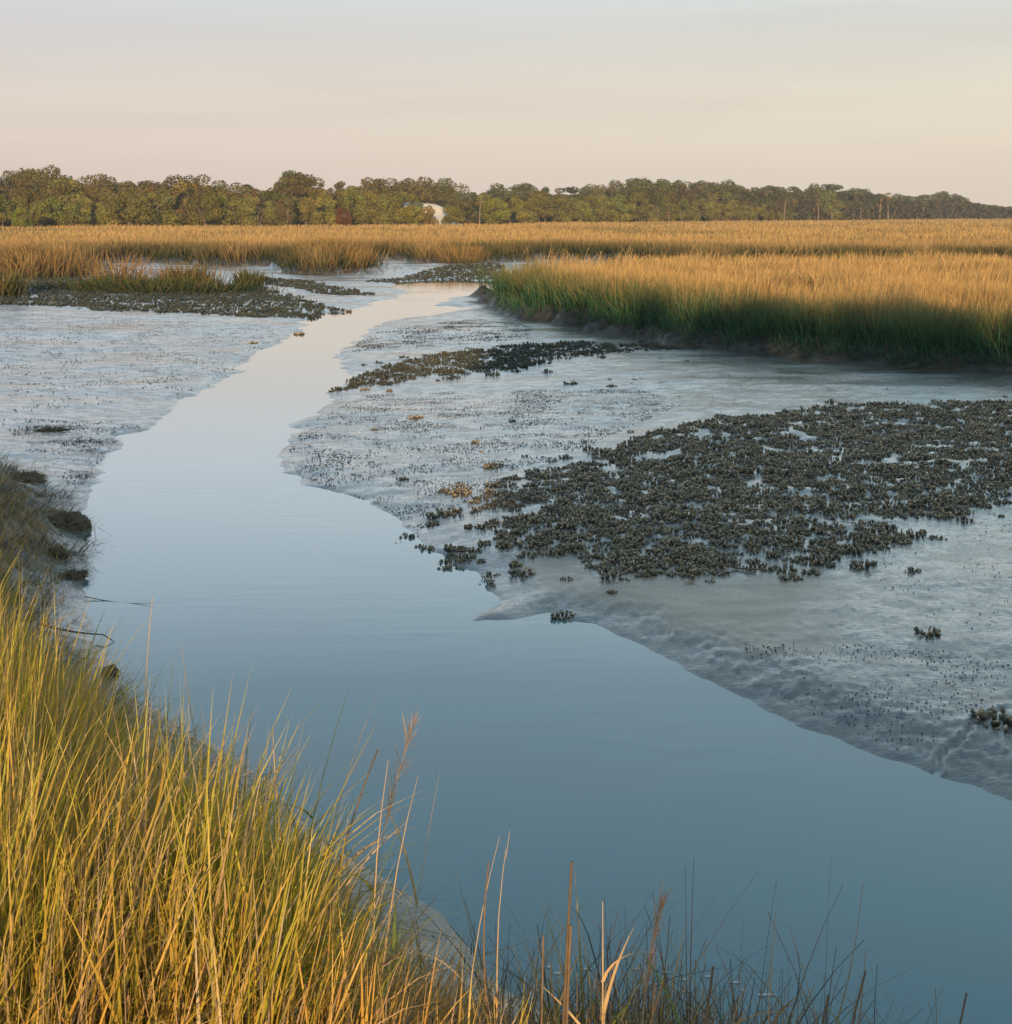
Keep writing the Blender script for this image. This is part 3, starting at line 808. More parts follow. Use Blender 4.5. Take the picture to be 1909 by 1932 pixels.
MARKS = {n: ground_px(*p)[:2] for n, p in {'the thick end of the driftwood stick': (1352, 1072), 'the curled tip of the driftwood stick': (1445, 1081), 'the mud spit': (960, 1150), 'the round cluster in the water': (806, 1038),
         'the reef corner on the flat': (930, 905), 'the lone cluster on bare mud': (1753, 1195), 'the small outlier above the lone cluster': (1720, 1078), 'the smooth mud below the reef': (1160, 1100), 'the gravelly wet corner past the reef': (1905, 960)}.items()}
near_m = [min(MARKS, key=lambda n: math.hypot(o.location.x - MARKS[n][0], o.location.y - MARKS[n][1])) for o in ind_o]
for n in MARKS:
    L_ = sorted([o for o, q in zip(ind_o, near_m) if q == n], key=lambda o: math.hypot(o.location.x - MARKS[n][0], o.location.y - MARKS[n][1]))
    for r_, o in enumerate(L_):
        sz = 'small' if o.scale.x < .7 else 'large' if o.scale.x > 1.1 else 'dark'
        rk = (ORD[r_] + ' nearest') if r_ < 20 else f'{r_ + 1}th nearest' if (r_ + 1) % 10 > 3 or (r_ + 1) % 10 == 0 else f'{r_ + 1}{["", "st", "nd", "rd"][(r_ + 1) % 10]} nearest'
        if r_ == 0: rk = 'nearest'
        tag(o, f'{sz} oyster cluster in the reef, {rk} to {n}', 'oyster cluster', 'oyster clusters along the near edge of the large reef')
bake('oyster_reef', rest, big_var[:6] + lo_var[:2], lambda x, y: 1.0, 'packed dark oysters of the large reef on the mud bar')

# the other beds
P_MID = [gp(u, v, .15) for u, v in [(655, 722), (665, 700), (720, 685), (800, 668), (880, 655), (1000, 645), (1100, 645), (1170, 652), (1230, 650), (1290, 662), (1200, 668), (1090, 672), (1000, 690), (900, 698), (800, 700), (740, 715), (690, 720)]]
P_LEFT = [gp(u, v, .15) for u, v in [(-300, 545), (0, 538), (130, 530), (300, 548), (420, 540), (470, 538), (560, 560), (640, 580), (600, 590), (520, 596), (380, 590), (200, 588), (90, 580), (0, 578), (-300, 580)]]
P_L2 = [gp(u, v, .1) for u, v in [(500, 527), (580, 532), (640, 545), (700, 552), (640, 556), (560, 544), (500, 535)]]
P_FAR = [gp(u, v, .1) for u, v in [(700, 530), (780, 521), (850, 507), (930, 503), (945, 515), (935, 531), (860, 530), (780, 530)]]
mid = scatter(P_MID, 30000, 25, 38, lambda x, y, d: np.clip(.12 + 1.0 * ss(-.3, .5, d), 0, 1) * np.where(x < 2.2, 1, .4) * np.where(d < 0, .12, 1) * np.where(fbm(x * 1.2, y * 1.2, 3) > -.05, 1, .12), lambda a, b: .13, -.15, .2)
bake('middle_oyster_bed', mid, lo_var + big_var[:3], lambda x, y: 1.2, 'narrow strip of dark oysters reaching into the creek bend', (.24, .31, .30))  # tone darkens these sunlit shells in place of missing cast shade
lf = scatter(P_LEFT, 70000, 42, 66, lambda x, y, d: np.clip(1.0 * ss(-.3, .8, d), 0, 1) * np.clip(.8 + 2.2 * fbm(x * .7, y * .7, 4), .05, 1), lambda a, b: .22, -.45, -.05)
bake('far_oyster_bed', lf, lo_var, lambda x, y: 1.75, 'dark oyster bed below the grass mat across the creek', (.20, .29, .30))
l2 = np.concatenate([scatter(P_L2, 9000, 52, 76, lambda x, y, d: (d > -.2) * 1., lambda a, b: .25, -.2, 0), scatter(P_FAR, 16000, 58, 95, lambda x, y, d: (d > -.3) * .8, lambda a, b: .28, -.12, .02)])
bake('distant_oysters', l2, lo_var, lambda x, y: 2.0, 'distant dark oyster strips beside the far creek bend', (.22, .30, .30))
# sparse strays on the flats
st_ = scatter(None, 420, 13, 40, lambda x, y, d: ((sdf(P_W, x, y) < -.2) & (sdf(P_NB, x, y) < 0) & (sdf(P_RM, x, y) < 0) & (x > -1) & (y < 36)) * .30, lambda a, b: .3, -.1, .42)
bake('loose_oysters', st_, tiny_var + lo_var[:2], lambda x, y: .75, 'small stray oysters scattered over the wet mud flat')

singles = [((1882, 1362), 1.7, 0, 'bushy oyster cluster at the end of the mud rut by the water'),
           ((1753, 1195), 1.15, 1, 'lone oyster cluster on bare mud between the reef and the mud rut'),
           ((1720, 1078), .7, 2, 'small oyster cluster just outside the reef above the lone cluster'),
           ((1478, 1078), 1.2, 3, 'ruffled oyster cluster at the tip of the driftwood stick'),
           ((1302, 1082), 1.35, 4, 'round oyster cluster beside the thick end of the driftwood stick'),
           ((1225, 1085), .95, 5, 'jagged oyster cluster on smooth mud below the reef edge'),
           ((1062, 1163), .9, 6, 'oyster cluster at the notch where the mud spit meets the water'),
           ((806, 1038), 1.0, 7, 'round oyster cluster standing in the water off the reef tip'),
           ((752, 1030), .6, 8, 'pair of small oysters standing in open water beyond the reef tip'),
           ((780, 1032), .4, 9, 'tiny oyster in the water between two larger clusters'),
           ((905, 1105), .45, 1, 'tiny oyster in the water beside the pale opened shells'),
           ((925, 1088), .8, 2, 'brown oyster cluster on the ribbed mud at the water edge'),
           ((985, 1085), 1.15, 3, 'wide oyster cluster with a pale shell above the mud spit'),
           ((760, 905), .8, 4, 'single upright oyster in the shallow pool on the flat'),
           ((836, 928), .8, 5, 'low oyster cluster on the flat between the pool and the reef'),
           ((932, 880), 1.2, 6, 'tall oyster cluster just beyond the reef corner'),
           ((897, 835), .8, 7, 'small oyster cluster alone in the middle of the speckled flat'),
           ((783, 789), 1.3, 8, 'long flat oyster clump on the flat nearest the bend'),
           ((966, 795), .7, 9, 'small oyster cluster on the flat in line with the reef top'),
           ((706, 811), .6, 0, 'low oyster clump at the edge of the speckled flat'),
           ((1077, 724), 1.5, 1, 'squat oyster cluster beside the bright puddle'),
           ((1030, 702), 1.2, 2, 'oyster cluster on a mud hummock below the oyster strip'),
           ((931, 707), 1.4, 3, 'domed oyster cluster below the middle of the oyster strip'),
           ((1153, 729), .9, 4, 'small oyster cluster past the bright puddle'),
           ((735, 738), .9, 5, 'oyster cluster below the creek end of the oyster strip'),
           ((690, 735), .8, 6, 'oyster cluster at the water just below the oyster strip tip'),
           ((658, 587), 1.6, 7, 'oyster cluster in the channel off the far bed point'),
           ((565, 631), 1.8, 8, 'dark snag of oysters at the point across the creek'),
           ((478, 648), 1.4, 9, 'flat oyster clump at the creek edge short of the point')]
for (u, v), s, k, lab in singles:
    x, y, z = ground_px(u, v)
    z = max(z, -.02)
    o = link('oyster_cluster', oy_mesh[k]); o.location = (x, y, z); o.rotation_euler = (0, 0, k * 1.3 + s)
    o.scale = (s, s, s * .95)
    tag(o, lab, 'oyster cluster', 'oyster clusters standing alone')

# mud snails: dark specks on the flats
def snails():
    specs = [([(540, 850), (580, 790), (700, 740), (900, 740), (1200, 740), (1300, 770), (1100, 850), (1000, 880), (880, 960), (800, 1000), (700, 940), (580, 905)], 15000, .0085),
             ([(640, 660), (720, 620), (900, 600), (1000, 620), (1000, 640), (760, 660)], 6000, .014),
             ([(1350, 1230), (1500, 1215), (1750, 1230), (1909, 1260), (1850, 1400), (1700, 1400), (1500, 1320)], 900, .0065),
             ([(1400, 1215), (1480, 1215), (1480, 1245), (1400, 1245)], 60, .0065),
             ([(0, 600), (500, 610), (540, 640), (400, 740), (0, 780)], 5000, .013),
             ([(0, 790), (200, 790), (300, 800), (200, 860), (150, 920), (60, 860)], 2600, .010),
             ([(230, 1290), (430, 1400), (620, 1570), (880, 1770), (960, 1860), (900, 1880), (600, 1640), (400, 1470)], 3800, .0045),
             ([(1500, 1000), (1909, 950), (1909, 1300), (1700, 1150)], 500, .0075)]
    P = []; S = []
    for poly, n, s in specs:
        W = [gp(u, v, .08) for u, v in poly]
        xs = [a for a, b in W]; ys = [b for a, b in W]
        x = rng.uniform(min(xs), max(xs), n * 3); y = rng.uniform(min(ys), max(ys), n * 3)
        k = (sdf(W, x, y) > 0) & (sdf(P_W, x, y) < -.03) & (rng.random(n * 3) < np.clip(.28 + 1.2 * fbm(x * 1.2, y * 1.6, 3), .03, 1))
        x, y = x[k][:n], y[k][:n]
        P.append(np.stack([x, y], -1)); S.append(np.full(len(x), s) * rng.uniform(.5, 1.25, len(x)))
    P = np.concatenate(P); S = np.concatenate(S)
    z, _ = height(P[:, 0], P[:, 1])
    base = np.array([(1, 0, .15), (0, .75, .15), (-1, 0, .15), (0, -.75, .15), (.1, 0, .9), (0, 0, -.5)])
    a = rng.uniform(0, 6.28, len(P)); ca, sa = np.cos(a), np.sin(a)
    V = np.stack([(base[None, :, 0] * ca[:, None] - base[None, :, 1] * sa[:, None]) * S[:, None] + P[:, 0, None],
                  (base[None, :, 0] * sa[:, None] + base[None, :, 1] * ca[:, None]) * S[:, None] + P[:, 1, None],
                  base[None, :, 2] * S[:, None] + z[:, None] + .001], -1)
    f = np.array([(0, 1, 4), (1, 2, 4), (2, 3, 4), (3, 0, 4), (1, 0, 5), (2, 1, 5), (3, 2, 5), (0, 3, 5)])
    F = (f[None] + (np.arange(len(P)) * 6)[:, None, None]).reshape(-1, 3)
    tag(link('mud_snails', mesh_np('mud_snails', V.reshape(-1, 3), None, F, M_snail)), 'tiny dark snails dotted over the wet mud', 'snails', kind='stuff')
snails()

# algae, twigs and torn root mat on the flats
def debris():
    parts = []
    specs = [([(0, 600), (560, 600), (540, 640), (380, 730), (0, 840)], 2600, (.03, .16), .008),
             ([(40, 800), (130, 785), (300, 800), (215, 860), (160, 900), (60, 850)], 3200, (.02, .12), .008),
             ([(1200, 710), (1909, 720), (1909, 765), (1300, 790), (1100, 770)], 420, (.04, .20), .012),
             ([(60, 1030), (165, 1030), (175, 1260), (250, 1320), (100, 1240)], 1600, (.01, .06), .005),
             ([(1500, 1010), (1909, 960), (1909, 1230), (1700, 1140)], 260, (.02, .10), .006),
             ([(230, 1290), (430, 1400), (620, 1570), (880, 1770), (960, 1860), (900, 1900), (600, 1660), (400, 1480)], 2600, (.01, .09), .004),
             ([(900, 590), (1909, 700), (1909, 725), (1100, 650), (920, 610)], 700, (.05, .3), .012)]
    for poly, n, ln, wd in specs:
        W = [gp(u, v, .1) for u, v in poly]
        xs = [a for a, b in W]; ys = [b for a, b in W]
        x = rng.uniform(min(xs), max(xs), n * 4); y = rng.uniform(min(ys), max(ys), n * 4)
        k = (sdf(W, x, y) > 0) & (sdf(P_W, x, y) < -.03) & (rng.random(n * 4) < np.clip(.2 + 1.6 * fbm(x * .8 + 3, y * 1.4, 3), .02, 1))
        x, y = x[k][:n], y[k][:n]; m = len(x); z, _ = height(x, y)
        c = mixc(vary((.035, .036, .03), m), vary((.13, .11, .075), m), rng.random(m) ** 3)
        parts.append(blades(np.stack([x, y, z + .006], -1), rng.uniform(ln[0], ln[1], m), rng.normal(0, .9, m), rng.uniform(1.45, 1.58, m), rng.uniform(-.2, .1, m),
                            np.full(m, wd) * rng.uniform(.5, 1.6, m), c, c, c, 3, face=rng.uniform(0, 6.28, m), tipw=.2))
    V, F, C = join_np(parts)
    tag(link('mud_debris', mesh_np('mud_debris', V, F, mat=M_near, cols=C)), 'dark weed scraps and twigs lying on the wet mud', 'debris', kind='stuff')
debris()

# ------------------------------------------------------------------ clods, stick, shell, foam
def lump_mesh(name, seed, sx, sy, sz, mat, rough=.24, sub=(44, 24), roots=0):
    g = np.random.default_rng(seed)
    nu, nv = sub
    V = []
    for j in range(nv + 1):
        ph = math.pi * j / nv
        for i in range(nu):
            q = 2 * math.pi * i / nu
            d = np.array((math.sin(ph) * math.cos(q), math.sin(ph) * math.sin(q), math.cos(ph)))
            n = float(fbm(np.array([d[0] * 1.7 + seed * 3.1]), np.array([d[1] * 1.7 + d[2] * 1.3]), 4)[0])
            n2_ = float(fbm(np.array([d[0] * 6 + seed]), np.array([d[1] * 6 + d[2] * 5]), 3)[0])
            V.append(d * (1 + rough * 1.9 * n + rough * 1.0 * n2_) * (sx, sy, sz))
    F = [[j * nu + i, j * nu + (i + 1) % nu, (j + 1) * nu + (i + 1) % nu, (j + 1) * nu + i] for j in range(nv) for i in range(nu)]
    V = np.array(V); F = np.array(F)
    return mesh_np(name, V, F, mat=mat, smooth=False)
clods = [((128, 992), (.18, .16, .10), 'large dark root clod slumped off the bank point'),
         ((50, 905), (.20, .20, .07), 'long root mat hanging along the bank crest behind the large clod'),
         ((108, 1050), (.07, .06, .055), 'round mud clod on the shelf just below the large clod'),
         ((140, 1088), (.10, .06, .035), 'broad low mud clod on the shelf above the dead stem'),
         ((208, 1274), (.05, .045, .05), 'small crusted knob at the foot of the sand bank'),
         ((98, 812), (.20, .09, .02), 'dark torn mud slab on the flat beyond the bank')]
for i, ((u, v), s, lab) in enumerate(clods):
    x, y, z = ground_px(u, v)
    t = bpy.data.objects.new('mud_clod', None); col.objects.link(t); t.location = (x, y, z); tag(t, lab, 'mud clod', 'clods of mud and roots')
    o = link('clod', lump_mesh('clod', 31 + i, *s, M_clod), t); o.location = (0, 0, s[2] * .25)
    if s[0] > .05:
        g = rng; m = int(420 * s[0] / .2)
        q = g.uniform(0, 6.28, m); ph = np.arccos(g.uniform(.0, 1, m))
        dx, dy, dz_ = np.sin(ph) * np.cos(q), np.sin(ph) * np.sin(q), np.cos(ph)
        root = np.stack([dx * s[0] * .9, dy * s[1] * .9, dz_ * s[2] * .9 + s[2] * .25], -1)
        V, F, C = blades(root, g.uniform(.03, .13, m), q, ph, g.uniform(.6, 2.2, m), np.full(m, .005), vary((.08, .065, .04), m), vary((.32, .24, .13), m), vary((.50, .37, .20), m), 3)
        link('root_fringe', mesh_np('root_fringe', V, F, mat=M_near, cols=C), t)

x0, y0, z0 = ground_px(1352, 1072); x1, y1, z1 = ground_px(1438, 1081)
pts = [(x0 + (x1 - x0) * t, y0 + (y1 - y0) * t + .02 * math.sin(t * 5), z0 + (z1 - z0) * t + .022 + .008 * math.sin(t * 9)) for t in np.linspace(0, 1, 9)]
V, F = tube_np(pts, [.014, .012, .012, .011, .010, .010, .009, .007, .004], 7)
tag(link('driftwood_stick', mesh_np('driftwood_stick', V, F, mat=M_stick, smooth=True)), 'dark driftwood stick lying on mud below the reef', 'stick')
for (u, v), ln, lab in [((1300, 1101), .07, 'pale straw bit lying on bare mud below the round oyster cluster')]:
    x, y, z = ground_px(u, v)
    V, F = tube_np([(x - ln / 2, y, z + .008), (x, y + .006, z + .012), (x + ln / 2, y - .005, z + .008)], [.006, .008, .005], 6)
    tag(link('straw_piece', mesh_np('straw_piece', V, F, mat=M_straw, smooth=True)), lab, 'straw')
def open_shell(u, v, s, rot, lab):
    x, y, z = ground_px(u, v)
    V = []; nu, nv = 12, 5
    for j in range(nv + 1):
        t = j / nv
        for i in range(nu):
            q = 2 * math.pi * i / nu
            r_ = t * (1 + .18 * math.cos(q)) * (1 + .05 * math.sin(5 * q))
            V.append((math.cos(q) * r_ * .055 * s, math.sin(q) * r_ * .032 * s, (.018 * t * t) * s + .004))
    for j in range(nv, -1, -1):
        t = j / nv
        for i in range(nu):
            q = 2 * math.pi * i / nu
            r_ = t * (1 + .18 * math.cos(q)) * (1 + .05 * math.sin(5 * q)) * 1.03
            V.append((math.cos(q) * r_ * .055 * s, math.sin(q) * r_ * .032 * s, (.018 * t * t) * s - .004))
    n_ = 2 * (nv + 1)
    F = [[j * nu + i, j * nu + (i + 1) % nu, (j + 1) * nu + (i + 1) % nu, (j + 1) * nu + i] for j in range(n_ - 1) for i in range(nu)]
    o = link('open_shell', mesh_np('open_shell', V, F, mat=M_shell, smooth=True)); o.location = (x, y, z + .02); o.rotation_euler = (.5, .2, rot)
    tag(o, lab, 'shell')
M_shell = plain('shell_inside', (.55, .45, .36), .35, .5, .2, 40)
open_shell(993, 1083, 1.3, .6, 'pale opened oyster shell on the wide cluster above the mud spit')
open_shell(925, 1102, 1.1, 2.1, 'pale opened oyster shell lying at the water edge by the ribbed mud')

fl = [(1033, 1826), (1050, 1838), (1105, 1830), (1198, 1830), (1256, 1836), (1290, 1850), (1292, 1872), (1334, 1844), (1384, 1855), (1400, 1870), (1436, 1879), (1452, 1878)]
for i, (u, v) in enumerate(fl):
    x, y = gp(u, v, 0)
    me = lump_mesh('foam_fleck', 70 + i, .014 + .006 * (i % 3), .007, .004, M_foam, .2, (10, 6))
    o = link('foam_fleck', me); o.location = (x, y, .002)
    tag(o, 'small white foam fleck drifting on the water by the dead stems', 'foam', 'foam flecks beside the dead stems')

# ------------------------------------------------------------------ grass tufts across the creek (things)
def tuft(name, u, v, half, n, h, spread, g, lab, lay=0.4, droop=.6, drift=0.0, yr=1.2, flat=0):
    x0, y0, z0 = ground_px(u, v)
    t = link(name, None) if False else None
    xr = half / FOC * y0
    parts = []
    x = rng.normal(0, xr * .55, n); y = rng.normal(0, yr * .6, n)
    z, _ = height(x + x0, y + y0, False)
    gg = np.clip(g + rng.normal(0, .2, n), 0, 1)
    az = np.where(x > 0, rng.normal(0, 1.0, n), rng.normal(3.14, 1.0, n)) + drift
    lean = np.abs(rng.normal(0, spread, n)); bend = np.abs(rng.normal(droop, .5, n))
    hh = h * rng.uniform(.4, 1.15, n)
    low = mixc(vary((.12, .10, .05), n), vary((.018, .040, .020), n), gg); mid_ = mixc(vary((.30, .19, .08), n), vary((.032, .070, .028), n), gg)
    top = mixc(vary((.50, .30, .12), n), vary((.075, .125, .045), n), gg)
    V, F, C = blades(np.stack([x, y, z - z0], -1), hh, az, lean, bend, np.full(n, y0 * .0006) * rng.uniform(.6, 1.2, n), low, mid_, top, 4)
    o = link(name, mesh_np(name, V, F, mat=M_grass, cols=C)); o.location = (x0, y0, z0)
    tag(o, lab, 'grass', 'grass tufts beside the far oyster bed')
tuft('grass_mat', 290, 548, 150, 6500, .62, 1.15, .82, 'wide dark green grass mat slumped over the far oyster bed', droop=1.1, yr=1.6)
tuft('grass_tuft', 225, 538, 45, 330, 1.35, .45, .0, 'orange dry grass plumes standing at the back of the green mat', droop=.5)
tuft('grass_tuft', 352, 540, 45, 900, 1.0, .35, .45, 'upright yellow green tuft growing out of the green mat', droop=.45)
tuft('grass_tuft', 473, 540, 22, 480, .75, .25, .75, 'small green tuft standing alone past the green mat', droop=.3, yr=.6)
tuft('golden_grass_clump', 75, 519, 75, 3000, 1.25, .35, .12, 'broad golden clump bulging from the far grass edge behind the green mat', droop=.45, yr=2.5)
tuft('golden_grass_clump', 640, 508, 52, 2400, 1.15, .35, .22, 'golden clump bulging from the far grass edge near the creek bend', droop=.45, yr=2.5)
tuft('golden_grass_clump', 870, 493, 34, 1300, 1.0, .35, .25, 'small golden clump on the far grass edge above the distant oysters', droop=.45, yr=2.0)
tuft('grass_tuft', 8, 560, 24, 650, .95, .3, .7, 'green tuft at the outer end of the far oyster bed', droop=.4, yr=.6)

# ------------------------------------------------------------------ stalks over the near bank (things)
def ribbon(pts, wd, mat, name, parent):
    pts = np.array(pts, float); n = len(pts)
    V, F = [], []
    side = np.array((1, .25, 0)); side /= np.linalg.norm(side)
    for i, p in enumerate(pts):
        t = i / (n - 1); ww = wd * (1 - t ** 2) * .5 + .0004
        V += [p - side * ww, p + np.array((0, 0.0, ww * .25)), p + side * ww]
    for i in range(n - 1):
        a = i * 3
        F += [[a, a + 1, a + 4, a + 3], [a + 1, a + 2, a + 5, a + 4]]
    return link(name, mesh_np(name, V, F, mat=mat, smooth=True), parent)
def stalk(tip, base, yb, yt, lab, rad=.003, mat=None, leaves=2, leafmat_=None, plume=0, bow=.0, name='grass_stalk', cat='grass stalk', grp='single stalks rising over the near bank', leaflen=.3):
    xb, yb, zb = at(base[0], base[1], yb)
    zg = hz(xb, yb)
    xt, yt, zt = at(tip[0], tip[1], yt)
    B = np.array((xb, yb, zb)); T = np.array((xt, yt, zt))
    # carry the stem straight down to the ground if the seen foot is above it
    D = B - T
    if zb > zg and D[2] < -1e-3:
        k = min((zg - .03 - zb) / D[2], 2.5)
        B = B + D * max(k, 0) * np.array((.35, .35, 1))
        B[2] = hz(B[0], B[1]) - .03
    if B[2] > hz(B[0], B[1]): B[2] = hz(B[0], B[1]) - .02
    t = bpy.data.objects.new(name, None); col.objects.link(t); t.location = B
    tag(t, lab, cat, grp)
    nn = 9
    side = np.array((T[1] - B[1], -(T[0] - B[0]), 0)); side /= np.linalg.norm(side) + 1e-6
    ln = np.linalg.norm(T - B)
    pts = [(T - B) * s + np.array((1, 0, .2)) * bow * ln * math.sin(math.pi * s) + side * .01 * math.sin(6 * s) for s in np.linspace(0, 1, nn)]
    V, F = tube_np(pts, rad * np.linspace(1, .62 if mat in (M_stick,) or 'dead' in lab else .12, nn) ** (1 if mat is M_stick else .8), 6)
    link('stem', mesh_np('stem', V, F, mat=mat or M_straw, smooth=True), t)
    pts = np.array(pts)
    for k in range(leaves):
        s = .35 + .5 * (k + 1) / (leaves + 1); i = int(s * (nn - 1)); p0 = pts[i]
        a = random.uniform(0, 6.28); L_ = leaflen * random.uniform(.7, 1.2); el = random.uniform(.7, 1.25); cv = random.uniform(.4, 1.8)
        lp = [p0]
        for m_ in range(7):
            e2 = el - cv * (m_ / 7)
            lp.append(lp[-1] + np.array((math.cos(a) * math.cos(e2), math.sin(a) * math.cos(e2), math.sin(e2))) * L_ / 7)
        ribbon(lp, .007, leafmat_ or M_straw, 'leaf', t)
    if plume:
        m = 70; k = rng.uniform(.62, 1.0, m); idx = k * (nn - 1); i0 = np.minimum(idx.astype(int), nn - 2); fr = (idx - i0)[:, None]
        root = pts[i0] * (1 - fr) + pts[i0 + 1] * fr
        dr = (pts[-1] - pts[-3]); az = math.atan2(dr[1], dr[0]); tilt = math.acos(dr[2] / np.linalg.norm(dr))
        V, F, C = blades(root, rng.uniform(.02, .06, m) * plume, az + rng.normal(0, .35, m), tilt + rng.normal(0, .22, m), rng.normal(0, .2, m), np.full(m, .003), vary((.45, .28, .16), m), vary((.5, .32, .19), m), vary((.55, .38, .24), m), 2)
        link('seed_head', mesh_np('seed_head', V, F, mat=M_near, cols=C), t)
    return t
st = stalk
st((290, 1125), (258, 1440), 4.1, 4.3, 'tallest orange blade standing against the water', .0042, leaves=0)
st((343, 1210), (398, 1420), 4.3, 4.5, 'slanting orange stalk beside the tallest orange blade', .003, leaves=1)
st((330, 1240), (300, 1420), 4.0, 4.1, 'green tipped stalk between two orange blades', .003, M_green, 3, M_green, leaflen=.2)
st((517, 1372), (527, 1600), 3.4, 3.5, 'thick pale orange blade curving up from the grass top', .0045, leaves=0, bow=.02)
st((478, 1330), (450, 1480), 3.6, 3.8, 'green leafy stalk behind the thick pale blade', .003, M_green, 3, M_green, leaflen=.22)
st((660, 1300), (560, 1500), 3.6, 4.1, 'dark green leafy stalk leaning over the water', .0034, M_green, 3, M_green, leaflen=.2)
st((715, 1305), (590, 1480), 3.6, 4.1, 'thin tan stalk leaning beside the dark green one', .002, leaves=1)
st((785, 1360), (610, 1500), 3.6, 4.4, 'feathery tan seed plume leaning far over the water', .002, leaves=0, plume=1.8)
st((835, 1445), (680, 1510), 3.4, 4.1, 'thin low arching stalk reaching past the crossed stems', .0018, leaves=1, bow=.03)
st((735, 1435), (690, 1740), 3.0, 3.1, 'straight reddish blade, first of a narrow V of two', .0034, leaves=0)
st((792, 1462), (715, 1700), 3.0, 3.2, 'slanting reddish blade, second of a narrow V of two', .0032, leaves=1)
st((715, 1415), (600, 1600), 3.3, 3.6, 'dark jointed stem crossing behind the narrow V', .0035, M_stick, 2)
st((770, 1530), (640, 1720), 3.1, 3.4, 'bright green leafy shoot curving below the narrow V', .003, M_green, 4, M_green, leaflen=.24)
st((800, 1640), (690, 1800), 2.8, 3.0, 'yellow green fan of leaves low over the sand', .0025, M_green, 4, M_green, leaflen=.18)
st((963, 1568), (935, 1760), 2.8, 2.9, 'slim pale stem with split tip above the sand strip', .0026, leaves=1, leaflen=.14)
st((945, 1580), (868, 1820), 2.8, 2.9, 'slim tan stem slanting beside the split tipped one', .0022, leaves=0)
st((925, 1628), (918, 1740), 2.8, 2.85, 'short dark stub of stem beside the split tipped one', .0028, M_stick, 0)
st((1078, 1627), (1060, 1830), 2.7, 2.7, 'thick dead stem with a curled knob at its top', .0040, plain('grey_stem', (.13, .095, .06), .8, .3, .4, 40), 0)
st((1076, 1748), (1066, 1850), 2.7, 2.7, 'short dark twin of the thick dead stem', .0045, M_stick, 0)
st((1024, 1766), (1020, 1870), 2.7, 2.7, 'short thin dark stub beside the thick dead stem', .0032, M_stick, 0)
st((1255, 1692), (1160, 1800), 2.7, 3.1, 'feathery pink plume leaning over the water', .002, leaves=0, plume=1.4)
st((1136, 1700), (1138, 1830), 2.7, 2.7, 'bunched dry stem with drooping straw leaves', .004, leaves=5, leaflen=.22)
st((1215, 1778), (1000, 1810), 2.6, 2.9, 'low green blade lying out over the water', .0022, M_green, 2, M_green, bow=.02)
st((1385, 1885), (1100, 1815), 2.6, 3.0, 'long arching green blade drooping toward the water', .0022, M_green, 2, M_green, bow=.05)
st((1345, 1826), (1318, 1920), 2.6, 2.6, 'dark snapped stem with a pale broken tip', .0042, M_stick, 0)
st((1406, 1862), (1290, 1930), 2.5, 2.7, 'pale flat straw blade slanting by the snapped stem', .0030, leaves=0)
st((1235, 1855), (1222, 1920), 2.6, 2.6, 'short bent dark stem inside the brush tangle', .003, M_stick, 1, leaflen=.1)
st((1252, 1850), (1180, 1925), 2.6, 2.6, 'branching dark twig inside the brush tangle', .003, M_stick, 2, M_stick, leaflen=.1)
st((1463, 1722), (1448, 1925), 2.6, 2.6, 'tall pale stem with folded drooping tip', .0030, leaves=2, leaflen=.24)
st((1562, 1880), (1528, 1932), 2.5, 2.5, 'short dark stem with a hooked tip', .003, M_stick, 1, leaflen=.06)
st((1635, 1834), (1583, 1932), 2.5, 2.6, 'dark slanting stem behind the green leaf spray', .0035, M_stick, 0)
st((1690, 1880), (1560, 1932), 2.5, 2.7, 'spray of thin green leaves low above the water', .002, M_green, 5, M_green, leaflen=.2, bow=.02)
st((1824, 1876), (1790, 1932), 2.5, 2.5, 'dark slanting stem standing alone in open water view', .003, M_stick, 0)
st((440, 1515), (360, 1640), 2.9, 2.8, 'pale straw blade slanting across the green grass', .0035, leaves=0)
# dead stem reaching out over the water from the bank further along
for (a, b, ya, yb, lab, rr) in [((215, 1198), (75, 1178), 10.1, 10.3, 'dark crooked dead stem reaching level over the water', .010),
                                ((290, 1139), (160, 1138), 11.1, 11.3, 'hair thin dead stem lying on the water', .004)]:
    A = np.array(at(*a, ya)); B = np.array(at(*b, yb)); A[2] = max(A[2], .012); B[2] = max(B[2], hz(B[0], B[1]) + .01) if lab.startswith('dark') else .02
    pts = [B + (A - B) * t + np.array((0, 0, -.02 * math.sin(3.1 * t))) for t in np.linspace(0, .86, 9)] + [A - np.array((0, 0, .05 if rr > .005 else 0))]
    V, F = tube_np(pts, list(np.linspace(rr, rr * .5, 9)) + [rr * .3], 6)
    tag(link('dead_stem', mesh_np('dead_stem', V, F, mat=M_stick, smooth=True)), lab, 'stem')

# tangle of dark twigs on the near bank
def tangle():
    n = 3000
    x = np.concatenate([rng.normal(.35, .24, 2300), rng.uniform(-.4, 1.2, 700)]); y = rng.uniform(2.45, 3.7, n)
    z, _ = height(x, y, False)
    t = rng.random(n) ** 1.1
    long_ = rng.random(n) < .16
    V, F, C = blades(np.stack([x, y, z], -1), rng.uniform(.10, .40, n) + long_ * rng.uniform(.1, .35, n), rng.uniform(-3.1, 3.1, n), rng.uniform(.05, 1.3, n), rng.normal(0, .6, n) + long_ * rng.uniform(.3, 1.5, n), rng.uniform(.0022, .0045, n),
                     *[mixc(vary((.06, .045, .03), n), vary((.42, .30, .17), n), t)] * 3, 5, tipw=.35)
    tag(link('brush_tangle', mesh_np('brush_tangle', V, F, mat=M_near, cols=C)), 'tangle of dark twigs and straw at the sandy bank edge', 'brush', kind='stuff')
tangle()

